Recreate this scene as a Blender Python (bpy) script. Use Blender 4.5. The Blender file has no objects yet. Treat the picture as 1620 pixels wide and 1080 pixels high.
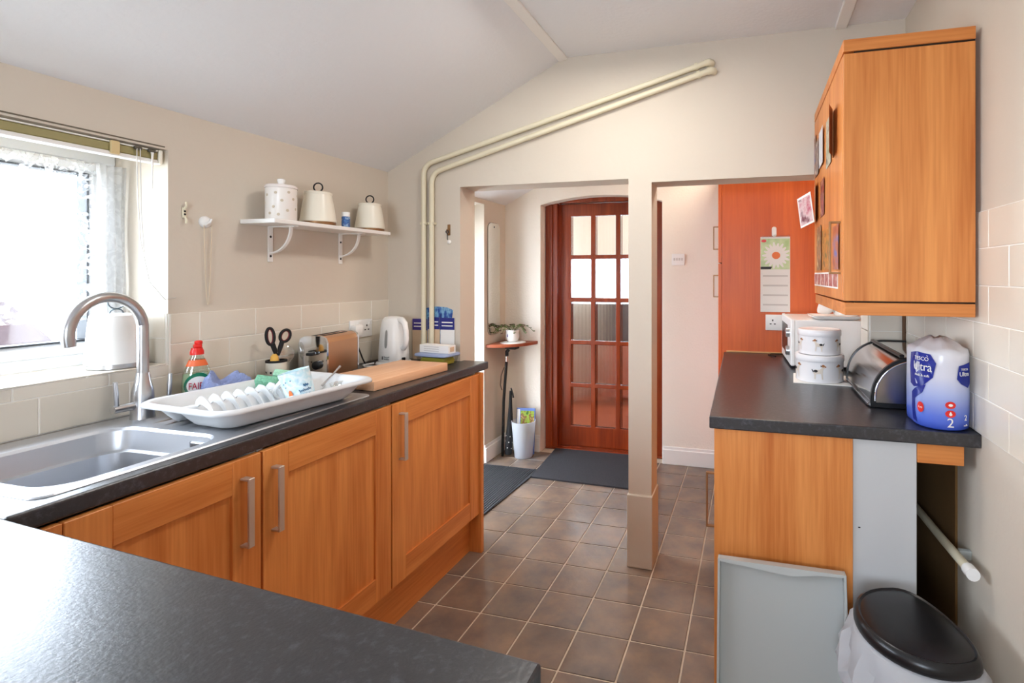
import bpy, bmesh, math, random
from mathutils import Vector, Matrix
random.seed(7)
S = bpy.context.scene
COL = S.collection
PI = math.pi
R = math.radians

# ---------------------------------------------------------------- camera, sky, lamps, exposure
cam_d = bpy.data.cameras.new('camera')
cam = bpy.data.objects.new('camera', cam_d); COL.objects.link(cam)
cam_d.sensor_width = 36.0
cam_d.lens = 813 * 36 / 1620
cam_d.shift_x = -(975 - 810) / 1620
cam_d.shift_y = -(540 - 436) / 1620
cam_d.clip_start = 0.02
cam.location = (0, 0, 1.34)
cam.rotation_euler = (PI / 2, 0, R(14.8))
S.camera = cam

w = bpy.data.worlds.new('sky'); S.world = w; w.use_nodes = True
bg = w.node_tree.nodes['Background']
bg.inputs[0].default_value = (0.76, 0.87, 1.0, 1); bg.inputs[1].default_value = 17.0

S.view_settings.view_transform = 'Standard'
S.view_settings.look = 'None'
S.view_settings.gamma = 1.0
S.view_settings.use_curve_mapping = False
S.view_settings.exposure = 0.46
S.cycles.max_bounces = 10
S.cycles.diffuse_bounces = 5
S.cycles.transparent_max_bounces = 12
S.cycles.sample_clamp_indirect = 6.0
S.cycles.caustics_reflective = False
S.cycles.caustics_refractive = False

def area(name, loc, rot, sx, sy, power, color, portal=False):
    d = bpy.data.lights.new(name, 'AREA'); d.shape = 'RECTANGLE'; d.size = sx; d.size_y = sy
    d.energy = power; d.color = color
    o = bpy.data.objects.new(name, d); COL.objects.link(o); o.location = loc; o.rotation_euler = rot
    if portal: d.cycles.is_portal = True
    return o
# portals just tell the renderer where the sky comes in: kitchen window, side door, opening added behind the camera
area('portal', (-2.19, 0.48, 1.40), (0, R(-90), 0), 0.70, 1.56, 1, (1, 1, 1), True)
area('portal', (-2.19, 2.90, 0.93), (0, R(-90), 0), 1.85, 0.80, 1, (1, 1, 1), True)
area('portal', (-0.35, -1.36, 1.35), (R(90), 0, 0), 0.8, 0.7, 1, (1, 1, 1), True)
# fill lights added over kitchen and hall, plus the ceiling lamp of the passage
area('kitchen_fill', (-0.55, 1.66, 2.33), (0, 0, 0), 0.3, 0.3, 8, (1.0, 0.96, 0.90))
area('passage_lamp', (0.05, 3.10, 2.33), (0, 0, 0), 0.3, 0.3, 11, (1.0, 0.86, 0.70))
area('hall_fill', (-1.0, 4.9, 2.33), (0, 0, 0), 0.6, 0.6, 12, (1.0, 0.97, 0.95))

# ---------------------------------------------------------------- materials
def L(r, g, b):
    f = lambda c: ((c / 255 + 0.055) / 1.055) ** 2.4 if c > 10 else c / 255 / 12.92
    return (f(r), f(g), f(b), 1)

def mat(name, col, rough=0.5, metal=0.0, bump=0.0, bscale=40, vary=0.0, vscale=6, spec=0.5, trans=0.0, coat=0.0, rand=0.0, ior=1.45):
    m = bpy.data.materials.new(name); m.use_nodes = True
    nt = m.node_tree; N = nt.nodes; b = N['Principled BSDF']
    b.inputs['Base Color'].default_value = col
    b.inputs['Roughness'].default_value = rough
    b.inputs['Metallic'].default_value = metal
    b.inputs['Specular IOR Level'].default_value = spec
    b.inputs['Transmission Weight'].default_value = trans
    b.inputs['Coat Weight'].default_value = coat
    b.inputs['IOR'].default_value = ior
    tc = N.new('ShaderNodeTexCoord')
    src = None
    if vary or rand:
        hsv = N.new('ShaderNodeHueSaturation'); hsv.inputs['Color'].default_value = col
        ad = N.new('ShaderNodeMath'); ad.operation = 'ADD'; ad.inputs[0].default_value = 1.0 - vary / 2 - rand / 2; ad.inputs[1].default_value = 0
        if vary:
            n = N.new('ShaderNodeTexNoise'); n.inputs['Scale'].default_value = vscale; n.inputs['Detail'].default_value = 5
            nt.links.new(tc.outputs['Object'], n.inputs['Vector'])
            mu = N.new('ShaderNodeMath'); mu.operation = 'MULTIPLY_ADD'; mu.inputs[1].default_value = vary; mu.inputs[2].default_value = 1 - vary / 2 - rand / 2
            nt.links.new(n.outputs['Fac'], mu.inputs[0]); nt.links.new(mu.outputs[0], ad.inputs[0])
        if rand:
            oi = N.new('ShaderNodeObjectInfo'); mr = N.new('ShaderNodeMath'); mr.operation = 'MULTIPLY'; mr.inputs[1].default_value = rand
            nt.links.new(oi.outputs['Random'], mr.inputs[0]); nt.links.new(mr.outputs[0], ad.inputs[1])
        nt.links.new(ad.outputs[0], hsv.inputs['Value']); nt.links.new(hsv.outputs[0], b.inputs['Base Color'])
    if bump:
        n2 = N.new('ShaderNodeTexNoise'); n2.inputs['Scale'].default_value = bscale; n2.inputs['Detail'].default_value = 4
        nt.links.new(tc.outputs['Object'], n2.inputs['Vector'])
        bp = N.new('ShaderNodeBump'); bp.inputs['Strength'].default_value = bump; bp.inputs['Distance'].default_value = 0.01
        nt.links.new(n2.outputs['Fac'], bp.inputs['Height']); nt.links.new(bp.outputs[0], b.inputs['Normal'])
    return m

def wood(name, dark, light, axis='Z', rough=0.42, scale=1.0, coat=0.0):
    m = mat(name, light, rough, coat=coat); nt = m.node_tree; N = nt.nodes; b = N['Principled BSDF']
    tc = N['Texture Coordinate']
    mp = N.new('ShaderNodeMapping')
    s = [9 * scale] * 3; s['XYZ'.index(axis)] = 0.7 * scale
    mp.inputs['Scale'].default_value = s
    nt.links.new(tc.outputs['Object'], mp.inputs['Vector'])
    n1 = N.new('ShaderNodeTexNoise'); n1.inputs['Scale'].default_value = 1.0; n1.inputs['Detail'].default_value = 3; n1.inputs['Distortion'].default_value = 1.2
    nt.links.new(mp.outputs[0], n1.inputs['Vector'])
    mp2 = N.new('ShaderNodeMapping'); s2 = [130 * scale] * 3; s2['XYZ'.index(axis)] = 5 * scale
    mp2.inputs['Scale'].default_value = s2; nt.links.new(tc.outputs['Object'], mp2.inputs['Vector'])
    n2 = N.new('ShaderNodeTexNoise'); n2.inputs['Detail'].default_value = 2; n2.inputs['Scale'].default_value = 1.0
    nt.links.new(mp2.outputs[0], n2.inputs['Vector'])
    ma = N.new('ShaderNodeMath'); ma.operation = 'MULTIPLY_ADD'; ma.inputs[1].default_value = 0.45
    nt.links.new(n2.outputs['Fac'], ma.inputs[0]); nt.links.new(n1.outputs['Fac'], ma.inputs[2])
    r = N.new('ShaderNodeValToRGB'); r.color_ramp.elements[0].position = 0.45; r.color_ramp.elements[1].position = 0.95
    r.color_ramp.elements[0].color = dark; r.color_ramp.elements[1].color = light
    nt.links.new(ma.outputs[0], r.inputs[0]); nt.links.new(r.outputs[0], b.inputs['Base Color'])
    return m

def speckled(name, base, spot, rough):
    m = mat(name, base, rough, bump=0.05, bscale=160); nt = m.node_tree; N = nt.nodes; b = N['Principled BSDF']; tc = N['Texture Coordinate']; b.inputs['Specular IOR Level'].default_value = .9
    a = N.new('ShaderNodeTexNoise'); a.inputs['Scale'].default_value = 75; a.inputs['Detail'].default_value = 6; a.inputs['Roughness'].default_value = .7
    nt.links.new(tc.outputs['Object'], a.inputs['Vector'])
    r = N.new('ShaderNodeValToRGB'); r.color_ramp.elements[0].position = 0.52; r.color_ramp.elements[1].position = 0.78
    r.color_ramp.elements[0].color = base; r.color_ramp.elements[1].color = spot
    nt.links.new(a.outputs['Fac'], r.inputs[0]); nt.links.new(r.outputs[0], b.inputs['Base Color'])
    return m

def sheer(name, col, opac, pattern=0.0, scale=30):
    m = bpy.data.materials.new(name); m.use_nodes = True; nt = m.node_tree; N = nt.nodes; N.clear()
    out = N.new('ShaderNodeOutputMaterial'); mx = N.new('ShaderNodeMixShader'); t = N.new('ShaderNodeBsdfTransparent')
    d = N.new('ShaderNodeBsdfDiffuse'); d.inputs[0].default_value = col
    tl = N.new('ShaderNodeBsdfTranslucent'); tl.inputs[0].default_value = col
    m2 = N.new('ShaderNodeMixShader'); m2.inputs[0].default_value = 0.5
    nt.links.new(d.outputs[0], m2.inputs[1]); nt.links.new(tl.outputs[0], m2.inputs[2])
    nt.links.new(t.outputs[0], mx.inputs[1]); nt.links.new(m2.outputs[0], mx.inputs[2]); nt.links.new(mx.outputs[0], out.inputs[0])
    mx.inputs[0].default_value = opac
    if pattern:
        tc = N.new('ShaderNodeTexCoord'); n = N.new('ShaderNodeTexNoise'); n.inputs['Scale'].default_value = scale; n.inputs['Distortion'].default_value = 2.0
        nt.links.new(tc.outputs['Object'], n.inputs['Vector'])
        r = N.new('ShaderNodeMapRange'); r.inputs[1].default_value = .47; r.inputs[2].default_value = .56
        r.inputs[3].default_value = opac; r.inputs[4].default_value = min(1, opac + pattern)
        nt.links.new(n.outputs['Fac'], r.inputs[0]); nt.links.new(r.outputs[0], mx.inputs[0])
    return m

def clearglass(name, tint=(1, 1, 1, 1), gloss=0.08):
    m = bpy.data.materials.new(name); m.use_nodes = True; nt = m.node_tree; N = nt.nodes; N.clear()
    out = N.new('ShaderNodeOutputMaterial'); mx = N.new('ShaderNodeMixShader'); t = N.new('ShaderNodeBsdfTransparent'); t.inputs[0].default_value = tint
    g = N.new('ShaderNodeBsdfGlossy'); g.inputs['Roughness'].default_value = 0.03
    mx.inputs[0].default_value = gloss
    nt.links.new(t.outputs[0], mx.inputs[1]); nt.links.new(g.outputs[0], mx.inputs[2]); nt.links.new(mx.outputs[0], out.inputs[0])
    return m

def multicolour(name, cols, scale=25, rough=0.35, stretch=(1, 1, 1)):
    m = mat(name, cols[0], rough); nt = m.node_tree; N = nt.nodes; b = N['Principled BSDF']; tc = N['Texture Coordinate']
    mp = N.new('ShaderNodeMapping'); mp.inputs['Scale'].default_value = stretch; nt.links.new(tc.outputs['Object'], mp.inputs[0])
    n = N.new('ShaderNodeTexNoise'); n.inputs['Scale'].default_value = scale; n.inputs['Detail'].default_value = 3
    nt.links.new(mp.outputs[0], n.inputs['Vector'])
    r = N.new('ShaderNodeValToRGB'); cr = r.color_ramp
    while len(cr.elements) < len(cols): cr.elements.new(0.5)
    for i, c in enumerate(cols):
        cr.elements[i].position = 0.32 + 0.36 * i / max(1, len(cols) - 1); cr.elements[i].color = c
    nt.links.new(n.outputs['Fac'], r.inputs[0]); nt.links.new(r.outputs[0], b.inputs['Base Color'])
    return m

def zramp(name, stops, rough=0.3, coat=0.0):
    """print that changes with height above the thing's base: stops = [(z, colour)]"""
    m = mat(name, stops[0][1], rough, coat=coat); nt = m.node_tree; N = nt.nodes; b = N['Principled BSDF']; tc = N['Texture Coordinate']
    sp = N.new('ShaderNodeSeparateXYZ'); nt.links.new(tc.outputs['Object'], sp.inputs[0])
    z0, z1 = stops[0][0], stops[-1][0]
    mr = N.new('ShaderNodeMapRange'); mr.inputs[1].default_value = z0; mr.inputs[2].default_value = z1; nt.links.new(sp.outputs[2], mr.inputs[0])
    r = N.new('ShaderNodeValToRGB'); cr = r.color_ramp
    while len(cr.elements) < len(stops): cr.elements.new(0.5)
    for i, (z, c) in enumerate(stops): cr.elements[i].position = (z - z0) / (z1 - z0); cr.elements[i].color = c
    nt.links.new(mr.outputs[0], r.inputs[0]); nt.links.new(r.outputs[0], b.inputs['Base Color'])
    return m

M = {}
M['paint'] = mat('cream_wall_paint', L(210, 199, 184), 0.85, bump=0.12, bscale=22, vary=0.03, vscale=2)
M['rough_paint'] = mat('rough_cast_paint', L(240, 232, 220), 0.9, bump=0.28, bscale=75)
M['ceil'] = mat('ceiling_paint', L(234, 235, 237), 0.9, bump=0.16, bscale=60)
M['white'] = mat('white_gloss_paint', L(240, 238, 234), 0.35)
M['upvc'] = mat('white_upvc', L(242, 244, 246), 0.3)
M['gasket'] = mat('black_gasket', L(40, 42, 46), 0.6)
M['tile'] = mat('cream_wall_tile', L(226, 217, 202), 0.18, vary=0.04, vscale=3, rand=0.05, bump=0.04, bscale=14)
M['grout_w'] = mat('wall_grout', L(240, 236, 228), 0.8)
M['ftile'] = mat('brown_grey_floor_tile', L(114, 104, 97), 0.25, vary=0.55, vscale=9, rand=0.22, bump=0.12, bscale=30)
def two_tone(m, c1, c2, scale):
    nt = m.node_tree; N = nt.nodes; h = N['Hue/Saturation/Value']
    n = N.new('ShaderNodeTexNoise'); n.inputs['Scale'].default_value = scale; n.inputs['Detail'].default_value = 7; n.inputs['Roughness'].default_value = .65
    g = N.new('ShaderNodeNewGeometry'); nt.links.new(g.outputs['Position'], n.inputs['Vector'])
    r = N.new('ShaderNodeValToRGB'); r.color_ramp.elements[0].position = .28; r.color_ramp.elements[1].position = .72
    r.color_ramp.elements[0].color = c1; r.color_ramp.elements[1].color = c2
    nt.links.new(n.outputs['Fac'], r.inputs[0]); nt.links.new(r.outputs[0], h.inputs['Color'])
two_tone(M['ftile'], L(104, 97, 93), L(148, 124, 104), 5)
M['grout_f'] = mat('floor_grout', L(205, 190, 170), 0.8, vary=.2, vscale=12)
M['wood'] = wood('oak_effect_upright', L(188, 102, 40), L(230, 152, 82), 'Z')
M['wood_y'] = wood('oak_effect_lying_y', L(188, 102, 40), L(230, 152, 82), 'Y')
M['wood_x'] = wood('oak_effect_lying_x', L(188, 102, 40), L(230, 152, 82), 'X')
M['edge'] = mat('pale_edge', L(222, 168, 108), 0.5)
M['cherry'] = wood('reddish_cupboard_wood', L(202, 86, 24), L(224, 106, 36), 'Z', rough=.4)
M['mahog'] = wood('varnished_mahogany', L(108, 36, 14), L(150, 62, 26), 'Z', rough=0.25, coat=.3)
M['mahog_x'] = wood('varnished_mahogany_lying', L(108, 36, 14), L(150, 62, 26), 'X', rough=0.25, coat=.3)
M['top'] = speckled('dark_worktop', L(38, 38, 42), L(78, 79, 86), 0.3)
M['steel'] = mat('brushed_steel', L(190, 190, 192), 0.28, 1.0, bump=.03, bscale=200)
M['sinksteel'] = mat('sink_steel', L(190, 192, 197), 0.36, .7, bump=.03, bscale=160)
M['chrome'] = mat('chrome', L(225, 225, 228), 0.08, 1.0)
M['nickel'] = mat('satin_nickel', L(206, 198, 188), 0.42, 0.75)
M['brass'] = mat('warm_metal', L(150, 112, 76), 0.4, 0.7)
M['wplastic'] = mat('white_plastic', L(240, 239, 237), 0.32)
M['rackplastic'] = mat('white_rack_plastic', L(222, 223, 224), 0.35)
M['creampipe'] = mat('cream_pipe_paint', L(226, 217, 190), 0.4)
M['enamel'] = mat('cream_enamel', L(238, 232, 216), 0.3)
M['ceramic'] = mat('white_ceramic', L(245, 243, 240), 0.15)
M['black'] = mat('black_plastic', L(22, 22, 24), 0.3)
M['blackm'] = mat('black_matt', L(28, 27, 28), 0.7)
M['dark'] = mat('dark_cavity', L(46, 32, 20), 0.9)
M['grey'] = mat('grey_laminate', L(176, 180, 178), 0.4)
M['palegrey'] = mat('pale_grey_panel', L(196, 197, 198), 0.45)
M['red'] = mat('red_plastic', L(222, 42, 34), 0.3)
M['dred'] = mat('dark_red_rubber', L(120, 22, 36), 0.5)
M['green'] = mat('green_sponge', L(120, 178, 146), 0.9, bump=.6, bscale=180)
M['lgreen'] = mat('pale_green_sponge', L(160, 208, 178), 0.9, bump=.6, bscale=180)
M['cloth'] = mat('blue_dish_cloth', L(158, 172, 220), 0.95, bump=.8, bscale=220, vary=.3, vscale=60)
M['beech'] = wood('beech_board', L(224, 166, 124), L(242, 196, 158), 'Y', rough=.5, scale=1.0)
M['liner'] = sheer('white_bin_liner', (0.80, 0.81, 0.84, 1), 0.66)
M['frost'] = sheer('frosted_plastic', (0.82, 0.84, 0.88, 1), 0.8)
M['lace'] = sheer('lace_net', (0.90, 0.90, 0.90, 1), 0.05, 0.42, 26)
M['lace2'] = sheer('gathered_lace', (0.80, 0.80, 0.80, 1), 0.86, 0.12, 22)
M['glass'] = clearglass('window_glass')
M['bottle'] = clearglass('clear_bottle', (.86, .92, .86, 1), .14)
M['bulbglass'] = clearglass('clear_glass_ball', (.93, .93, .91, 1), .2)
M['reeded'] = mat('reeded_glass', (0.97, 0.98, 0.98, 1), 0.04, trans=1.0, ior=1.35)
M['mirror'] = mat('mirror', (0.93, 0.93, 0.9, 1), 0.02, 1.0)
M['mat1'] = mat('ribbed_rubber', L(58, 60, 64), 0.8, bump=.3, bscale=90)
M['mat2'] = mat('charcoal_carpet', L(66, 67, 72), 0.95, bump=1.0, bscale=240, vary=.7, vscale=120)
M['soil'] = mat('potting_soil', L(60, 42, 30), 0.95)
M['leaf'] = mat('dark_green_leaf', L(92, 108, 52), 0.5, vary=.6, vscale=30)
M['leafred'] = mat('purple_brown_leaf', L(98, 50, 50), 0.5)
M['shelfred'] = wood('red_brown_shelf', L(150, 74, 48), L(176, 96, 64), 'X', rough=.35)
M['navy'] = mat('navy_print', L(34, 40, 124), 0.45)
M['paper'] = mat('white_paper', L(240, 238, 234), 0.7)
M['beige'] = mat('beige_card', L(214, 186, 156), 0.7)
M['purple'] = mat('purple_print', L(66, 50, 136), 0.5)
M['brick'] = mat('outdoor_brick', L(74, 46, 40), 0.9, vary=.3, vscale=3)
M['roofing'] = mat('outdoor_roof_tile', L(50, 38, 40), 0.9, vary=.3, vscale=5)
M['concrete'] = mat('outdoor_paving', L(190, 188, 182), 0.9, vary=.1)
M['hallfloor'] = wood('hall_floor', L(128, 58, 34), L(160, 84, 56), 'Y', rough=.35)
M['orange'] = mat('orange_print', L(230, 120, 60), .5)
M['tan'] = mat('tan_print', L(170, 110, 66), .6)
M['ink'] = mat('dark_ink', L(40, 36, 38), .6)
M['greyink'] = mat('grey_ink', L(206, 202, 198), .6)

# ---------------------------------------------------------------- mesh helpers
def xf(bm, verts, loc=(0, 0, 0), rot=None):
    m = Matrix.Translation(loc)
    if rot is not None: m = m @ (rot if isinstance(rot, Matrix) else Matrix.Rotation(rot, 4, 'Z'))
    bmesh.ops.transform(bm, matrix=m, verts=verts)

def box(bm, x0, x1, y0, y1, z0, z1, bev=0.0, seg=1):
    r = bmesh.ops.create_cube(bm, size=1.0)
    v = r['verts']
    bmesh.ops.transform(bm, matrix=Matrix.Translation(((x0 + x1) / 2, (y0 + y1) / 2, (z0 + z1) / 2)) @ Matrix.Diagonal((abs(x1 - x0), abs(y1 - y0), abs(z1 - z0), 1)), verts=v)
    if bev:
        es = list({e for q in v for e in q.link_edges})
        rr = bmesh.ops.bevel(bm, geom=es, offset=bev, segments=seg, affect='EDGES', profile=0.5)
        v = list({q for f in rr['faces'] for q in f.verts} | {q for q in v if q.is_valid})
    return v

def ring_faces(bm, a, b, closed=True):
    n = len(a)
    for i in range(n if closed else n - 1):
        j = (i + 1) % n
        try: bm.faces.new((a[i], a[j], b[j], b[i]))
        except ValueError: pass

def loft(bm, rings, cap0=True, cap1=True):
    vs = [[bm.verts.new(p) for p in r] for r in rings]
    for a, b in zip(vs, vs[1:]): ring_faces(bm, a, b)
    if cap0: bm.faces.new(list(reversed(vs[0])))
    if cap1: bm.faces.new(vs[-1])
    return [v for r in vs for v in r]

def lathe(bm, prof, seg=32, c=(0, 0), cap0=True, cap1=True):
    """prof: [(radius, z)] bottom to top"""
    return loft(bm, [[(c[0] + r * math.cos(2 * PI * i / seg), c[1] + r * math.sin(2 * PI * i / seg), z) for i in range(seg)] for r, z in prof], cap0, cap1)

def dense(pts, step=.012):
    # the same closed outline with extra points along its straight sides
    out = []
    for a, b in zip(pts, pts[1:] + pts[:1]):
        d = math.dist(a, b); k = max(1, int(d / step))
        out += [(a[0] + (b[0] - a[0]) * q / k, a[1] + (b[1] - a[1]) * q / k) for q in range(k)]
    return out
def rrect(hx, hy, r, n=6, c=(0, 0)):
    pts = []
    for sx, sy, a0 in ((1, -1, -90), (1, 1, 0), (-1, 1, 90), (-1, -1, 180)):
        for k in range(n + 1):
            a = R(a0 + 90 * k / n)
            pts.append((c[0] + sx * (hx - r) + r * math.cos(a), c[1] + sy * (hy - r) + r * math.sin(a)))
    return pts

def tube(bm, path, r, seg=10, cap=True):
    P = [Vector(p) for p in path]; n = len(P)
    rad = r if isinstance(r, (list, tuple)) else [r] * n
    rings = []; prev = None
    for i, p in enumerate(P):
        t = (P[min(i + 1, n - 1)] - P[max(i - 1, 0)]).normalized()
        if prev is None:
            u = t.orthogonal().normalized()
        else:
            u = (prev - t * prev.dot(t)).normalized()
        prev = u; v = t.cross(u)
        rings.append([tuple(p + rad[i] * (math.cos(2 * PI * k / seg) * u + math.sin(2 * PI * k / seg) * v)) for k in range(seg)])
    return loft(bm, rings, cap, cap)

def prism(bm, pts, axis, a, b):
    """polygon pts in the two other axes, extruded along axis from a to b"""
    def P(p, t):
        if axis == 'Z': return (p[0], p[1], t)
        if axis == 'Y': return (p[0], t, p[1])
        return (t, p[0], p[1])
    return loft(bm, [[P(p, a) for p in pts], [P(p, b) for p in pts]])

def cells(bm, xs, ys, keep, z0, z1):
    """welded slab made of the rectangles keep(i,j) of a grid"""
    V = {}
    def v(i, j, k):
        if (i, j, k) not in V: V[(i, j, k)] = bm.verts.new((xs[i], ys[j], (z0, z1)[k]))
        return V[(i, j, k)]
    nx, ny = len(xs) - 1, len(ys) - 1
    K = lambda i, j: 0 <= i < nx and 0 <= j < ny and keep(i, j)
    for i in range(nx):
        for j in range(ny):
            if not K(i, j): continue
            bm.faces.new((v(i, j, 1), v(i + 1, j, 1), v(i + 1, j + 1, 1), v(i, j + 1, 1)))
            bm.faces.new((v(i, j, 0), v(i, j + 1, 0), v(i + 1, j + 1, 0), v(i + 1, j, 0)))
            if not K(i - 1, j): bm.faces.new((v(i, j, 0), v(i, j, 1), v(i, j + 1, 1), v(i, j + 1, 0)))
            if not K(i + 1, j): bm.faces.new((v(i + 1, j, 0), v(i + 1, j + 1, 0), v(i + 1, j + 1, 1), v(i + 1, j, 1)))
            if not K(i, j - 1): bm.faces.new((v(i, j, 0), v(i + 1, j, 0), v(i + 1, j, 1), v(i, j, 1)))
            if not K(i, j + 1): bm.faces.new((v(i, j + 1, 0), v(i, j + 1, 1), v(i + 1, j + 1, 1), v(i + 1, j + 1, 0)))

def BM(fn=None, *a, **k):
    bm = bmesh.new()
    if fn: fn(bm, *a, **k)
    return bm
def bx(*a, **k): return BM(box, *a, **k)

def wloc(o):
    v = Vector((0, 0, 0))
    while o: v += o.location; o = o.parent
    return v

def obj(name, bm, m, parent=None, loc=None, smooth=0, local=False, fix=True):
    """ONE mesh object. World coordinates unless local; smooth = sharp angle in degrees (0: flat)."""
    if fix: bmesh.ops.recalc_face_normals(bm, faces=bm.faces)
    me = bpy.data.meshes.new(name)
    if parent is not None and not local:
        bmesh.ops.translate(bm, vec=-wloc(parent), verts=bm.verts)
    elif loc is not None and not local:
        bmesh.ops.translate(bm, vec=-Vector(loc), verts=bm.verts)
    bm.to_mesh(me); bm.free()
    if m: me.materials.append(m)
    if smooth:
        me.shade_smooth(); me.set_sharp_from_angle(angle=R(smooth))
    o = bpy.data.objects.new(name, me); COL.objects.link(o)
    if parent is not None: o.parent = parent
    elif loc is not None: o.location = loc
    return o

def tag(o, label, cat, group=None):
    o['label'] = label; o['category'] = cat
    if group: o['group'] = group
    return o
def thing(name, label, cat, loc=(0, 0, 0), rz=0, group=None, rot=None):
    o = bpy.data.objects.new(name, None); COL.objects.link(o)
    o.location = loc; o.rotation_euler = rot or (0, 0, rz); o.empty_display_size = 0.05
    return tag(o, label, cat, group)
def struct(name, bm, m, smooth=0, parent=None, loc=None):
    o = obj(name, bm, m, parent, loc, smooth)
    if parent is None: o['kind'] = 'structure'
    return o
def copy_of(o, parent=None):
    c = o.copy(); COL.objects.link(c)
    if parent is not None: c.parent = parent
    return c
def copy_tree(o, parent=None):
    c = copy_of(o, parent)
    for ch in o.children:
        copy_tree(ch, c)
    return c

def text_bm(s, size, depth=0.0004):
    cu = bpy.data.curves.new('lettering', 'FONT'); cu.body = s; cu.size = size; cu.extrude = depth; cu.resolution_u = 3
    cu.align_x = 'CENTER'; cu.align_y = 'CENTER'
    o = bpy.data.objects.new('lettering', cu); COL.objects.link(o)
    dg = bpy.context.evaluated_depsgraph_get(); me = bpy.data.meshes.new_from_object(o.evaluated_get(dg))
    bm = bmesh.new(); bm.from_mesh(me)
    bpy.data.objects.remove(o); bpy.data.curves.remove(cu); bpy.data.meshes.remove(me)
    return bm
def place(bm, mtx):
    bmesh.ops.transform(bm, matrix=mtx, verts=bm.verts); return bm
def frame_mtx(origin, xdir, ydir):
    x = Vector(xdir).normalized(); y = Vector(ydir).normalized(); z = x.cross(y)
    m = Matrix((x, y, z)).transposed().to_4x4(); m.translation = Vector(origin); return m
def wrap(bm, r, a0, z0, c=(0, 0)):
    """bend flat x,y,z artwork around a vertical cylinder of radius r"""
    for v in bm.verts:
        a = a0 + v.co.x / r; rr = r + v.co.z
        v.co = Vector((c[0] + rr * math.cos(a), c[1] + rr * math.sin(a), z0 + v.co.y))
    return bm
def poly_bm(polys, depth=0.0004):
    bm = bmesh.new()
    for p in polys: prism(bm, p, 'Z', 0, depth)
    return bm
def disc(cx, cy, rx, ry, n=14):
    return [(cx + rx * math.cos(2 * PI * k / n), cy + ry * math.sin(2 * PI * k / n)) for k in range(n)]

# ================================================================ THE SHELL
XL, XR, YB, YB2, YF, YR = -1.855, 0.601, 2.31, 2.45, 3.64, -1.30
ZF, XP, ZL = 2.38, -0.866, 1.885            # flat ceiling height, where the slope begins, wall-plate height
WT = 0.91

# floor: grout bed with single tiles
fl = struct('floor', bx(XL - .3, XR + .2, YR - .2, YF + .2, -.08, -.003), M['grout_f'])
T = 0.203
def tile_mesh(name, sx, sy, th, bev):
    bm = BM(box, -sx / 2, sx / 2, -sy / 2, sy / 2, -th, 0, bev)
    me = bpy.data.meshes.new(name); bm.to_mesh(me); bm.free(); return me
ft = tile_mesh('tile', T - .007, T - .007, .006, .0012); ft.materials.append(M['ftile'])
cut = {}
for i in range(-3, 10):
    for j in range(-11, 7):
        x0, x1 = max(-1.248 + i * T, XL), min(-1.248 + (i + 1) * T, XR)
        y0, y1 = 2.245 + j * T, min(2.245 + (j + 1) * T, YF)
        if x1 - x0 < .03 or y1 - y0 < .03: continue
        if x1 < -1.34 and y1 < 2.3: continue
        if x0 > -.10 and y0 > 1.65: continue
        if x0 > -1.3 and y1 < .2 and x1 < -.3: continue
        o = bpy.data.objects.new('tile', ft)
        sx, sy = (x1 - x0 - .007) / (T - .007), (y1 - y0 - .007) / (T - .007)
        COL.objects.link(o); o.parent = fl
        o.location = ((x0 + x1) / 2, (y0 + y1) / 2, 0.0); o.scale = (sx, sy, 1)
        o.rotation_euler = (random.uniform(-.0015, .0015), random.uniform(-.0015, .0015), 0)

# ceiling with the slope over the left side
def ceil_bm(bm):
    prism(bm, [(XL - .35, ZL - .175), (XP, ZF), (XR + .1, ZF), (XR + .1, ZF + .1), (XP, ZF + .1), (XL - .35, ZL - .075)], 'Y', YR - .1, YF + .2)
struct('ceiling', BM(ceil_bm), M['ceil'])
def batten(bm, x, ang, w_=.045):
    v = box(bm, -w_ / 2, w_ / 2, YR, YB - .001, -.008, .008, .002)
    xf(bm, v, (x, 0, ZF - .006), Matrix.Rotation(ang, 4, 'Y'))
struct('trim_1', BM(batten, -.872, R(-12)), M['white'])
struct('trim_2', BM(batten, .357, 0), M['white'])

# left wall with the kitchen window and the side door
WY0, WY1, WZ0, WZ1 = -.30, 1.256, 1.048, 1.752
DY0, DY1, DZ1 = 2.56, 3.315, 1.852
XO = XL - .30
def wall_left_bm(bm):
    ys = [YR, WY0, WY1, DY0, DY1, YF + .2]; zs = [0, WZ0, WZ1, DZ1, 1.95]
    def keep(i, j):
        if i == 1 and j == 1: return False
        if i == 3 and j <= 2: return False
        return True
    cells(bm, ys, zs, keep, 0, 1)
    for v in bm.verts:
        y, z, k = v.co; v.co = (XL if k > .5 else XO, y, z)
wl = struct('wall_left', BM(wall_left_bm), M['paint'])
struct('wall_right', bx(XR, XR + .12, YR, YF + .2, 0, ZF), M['paint'])
wr = bpy.data.objects['wall_right']
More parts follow.
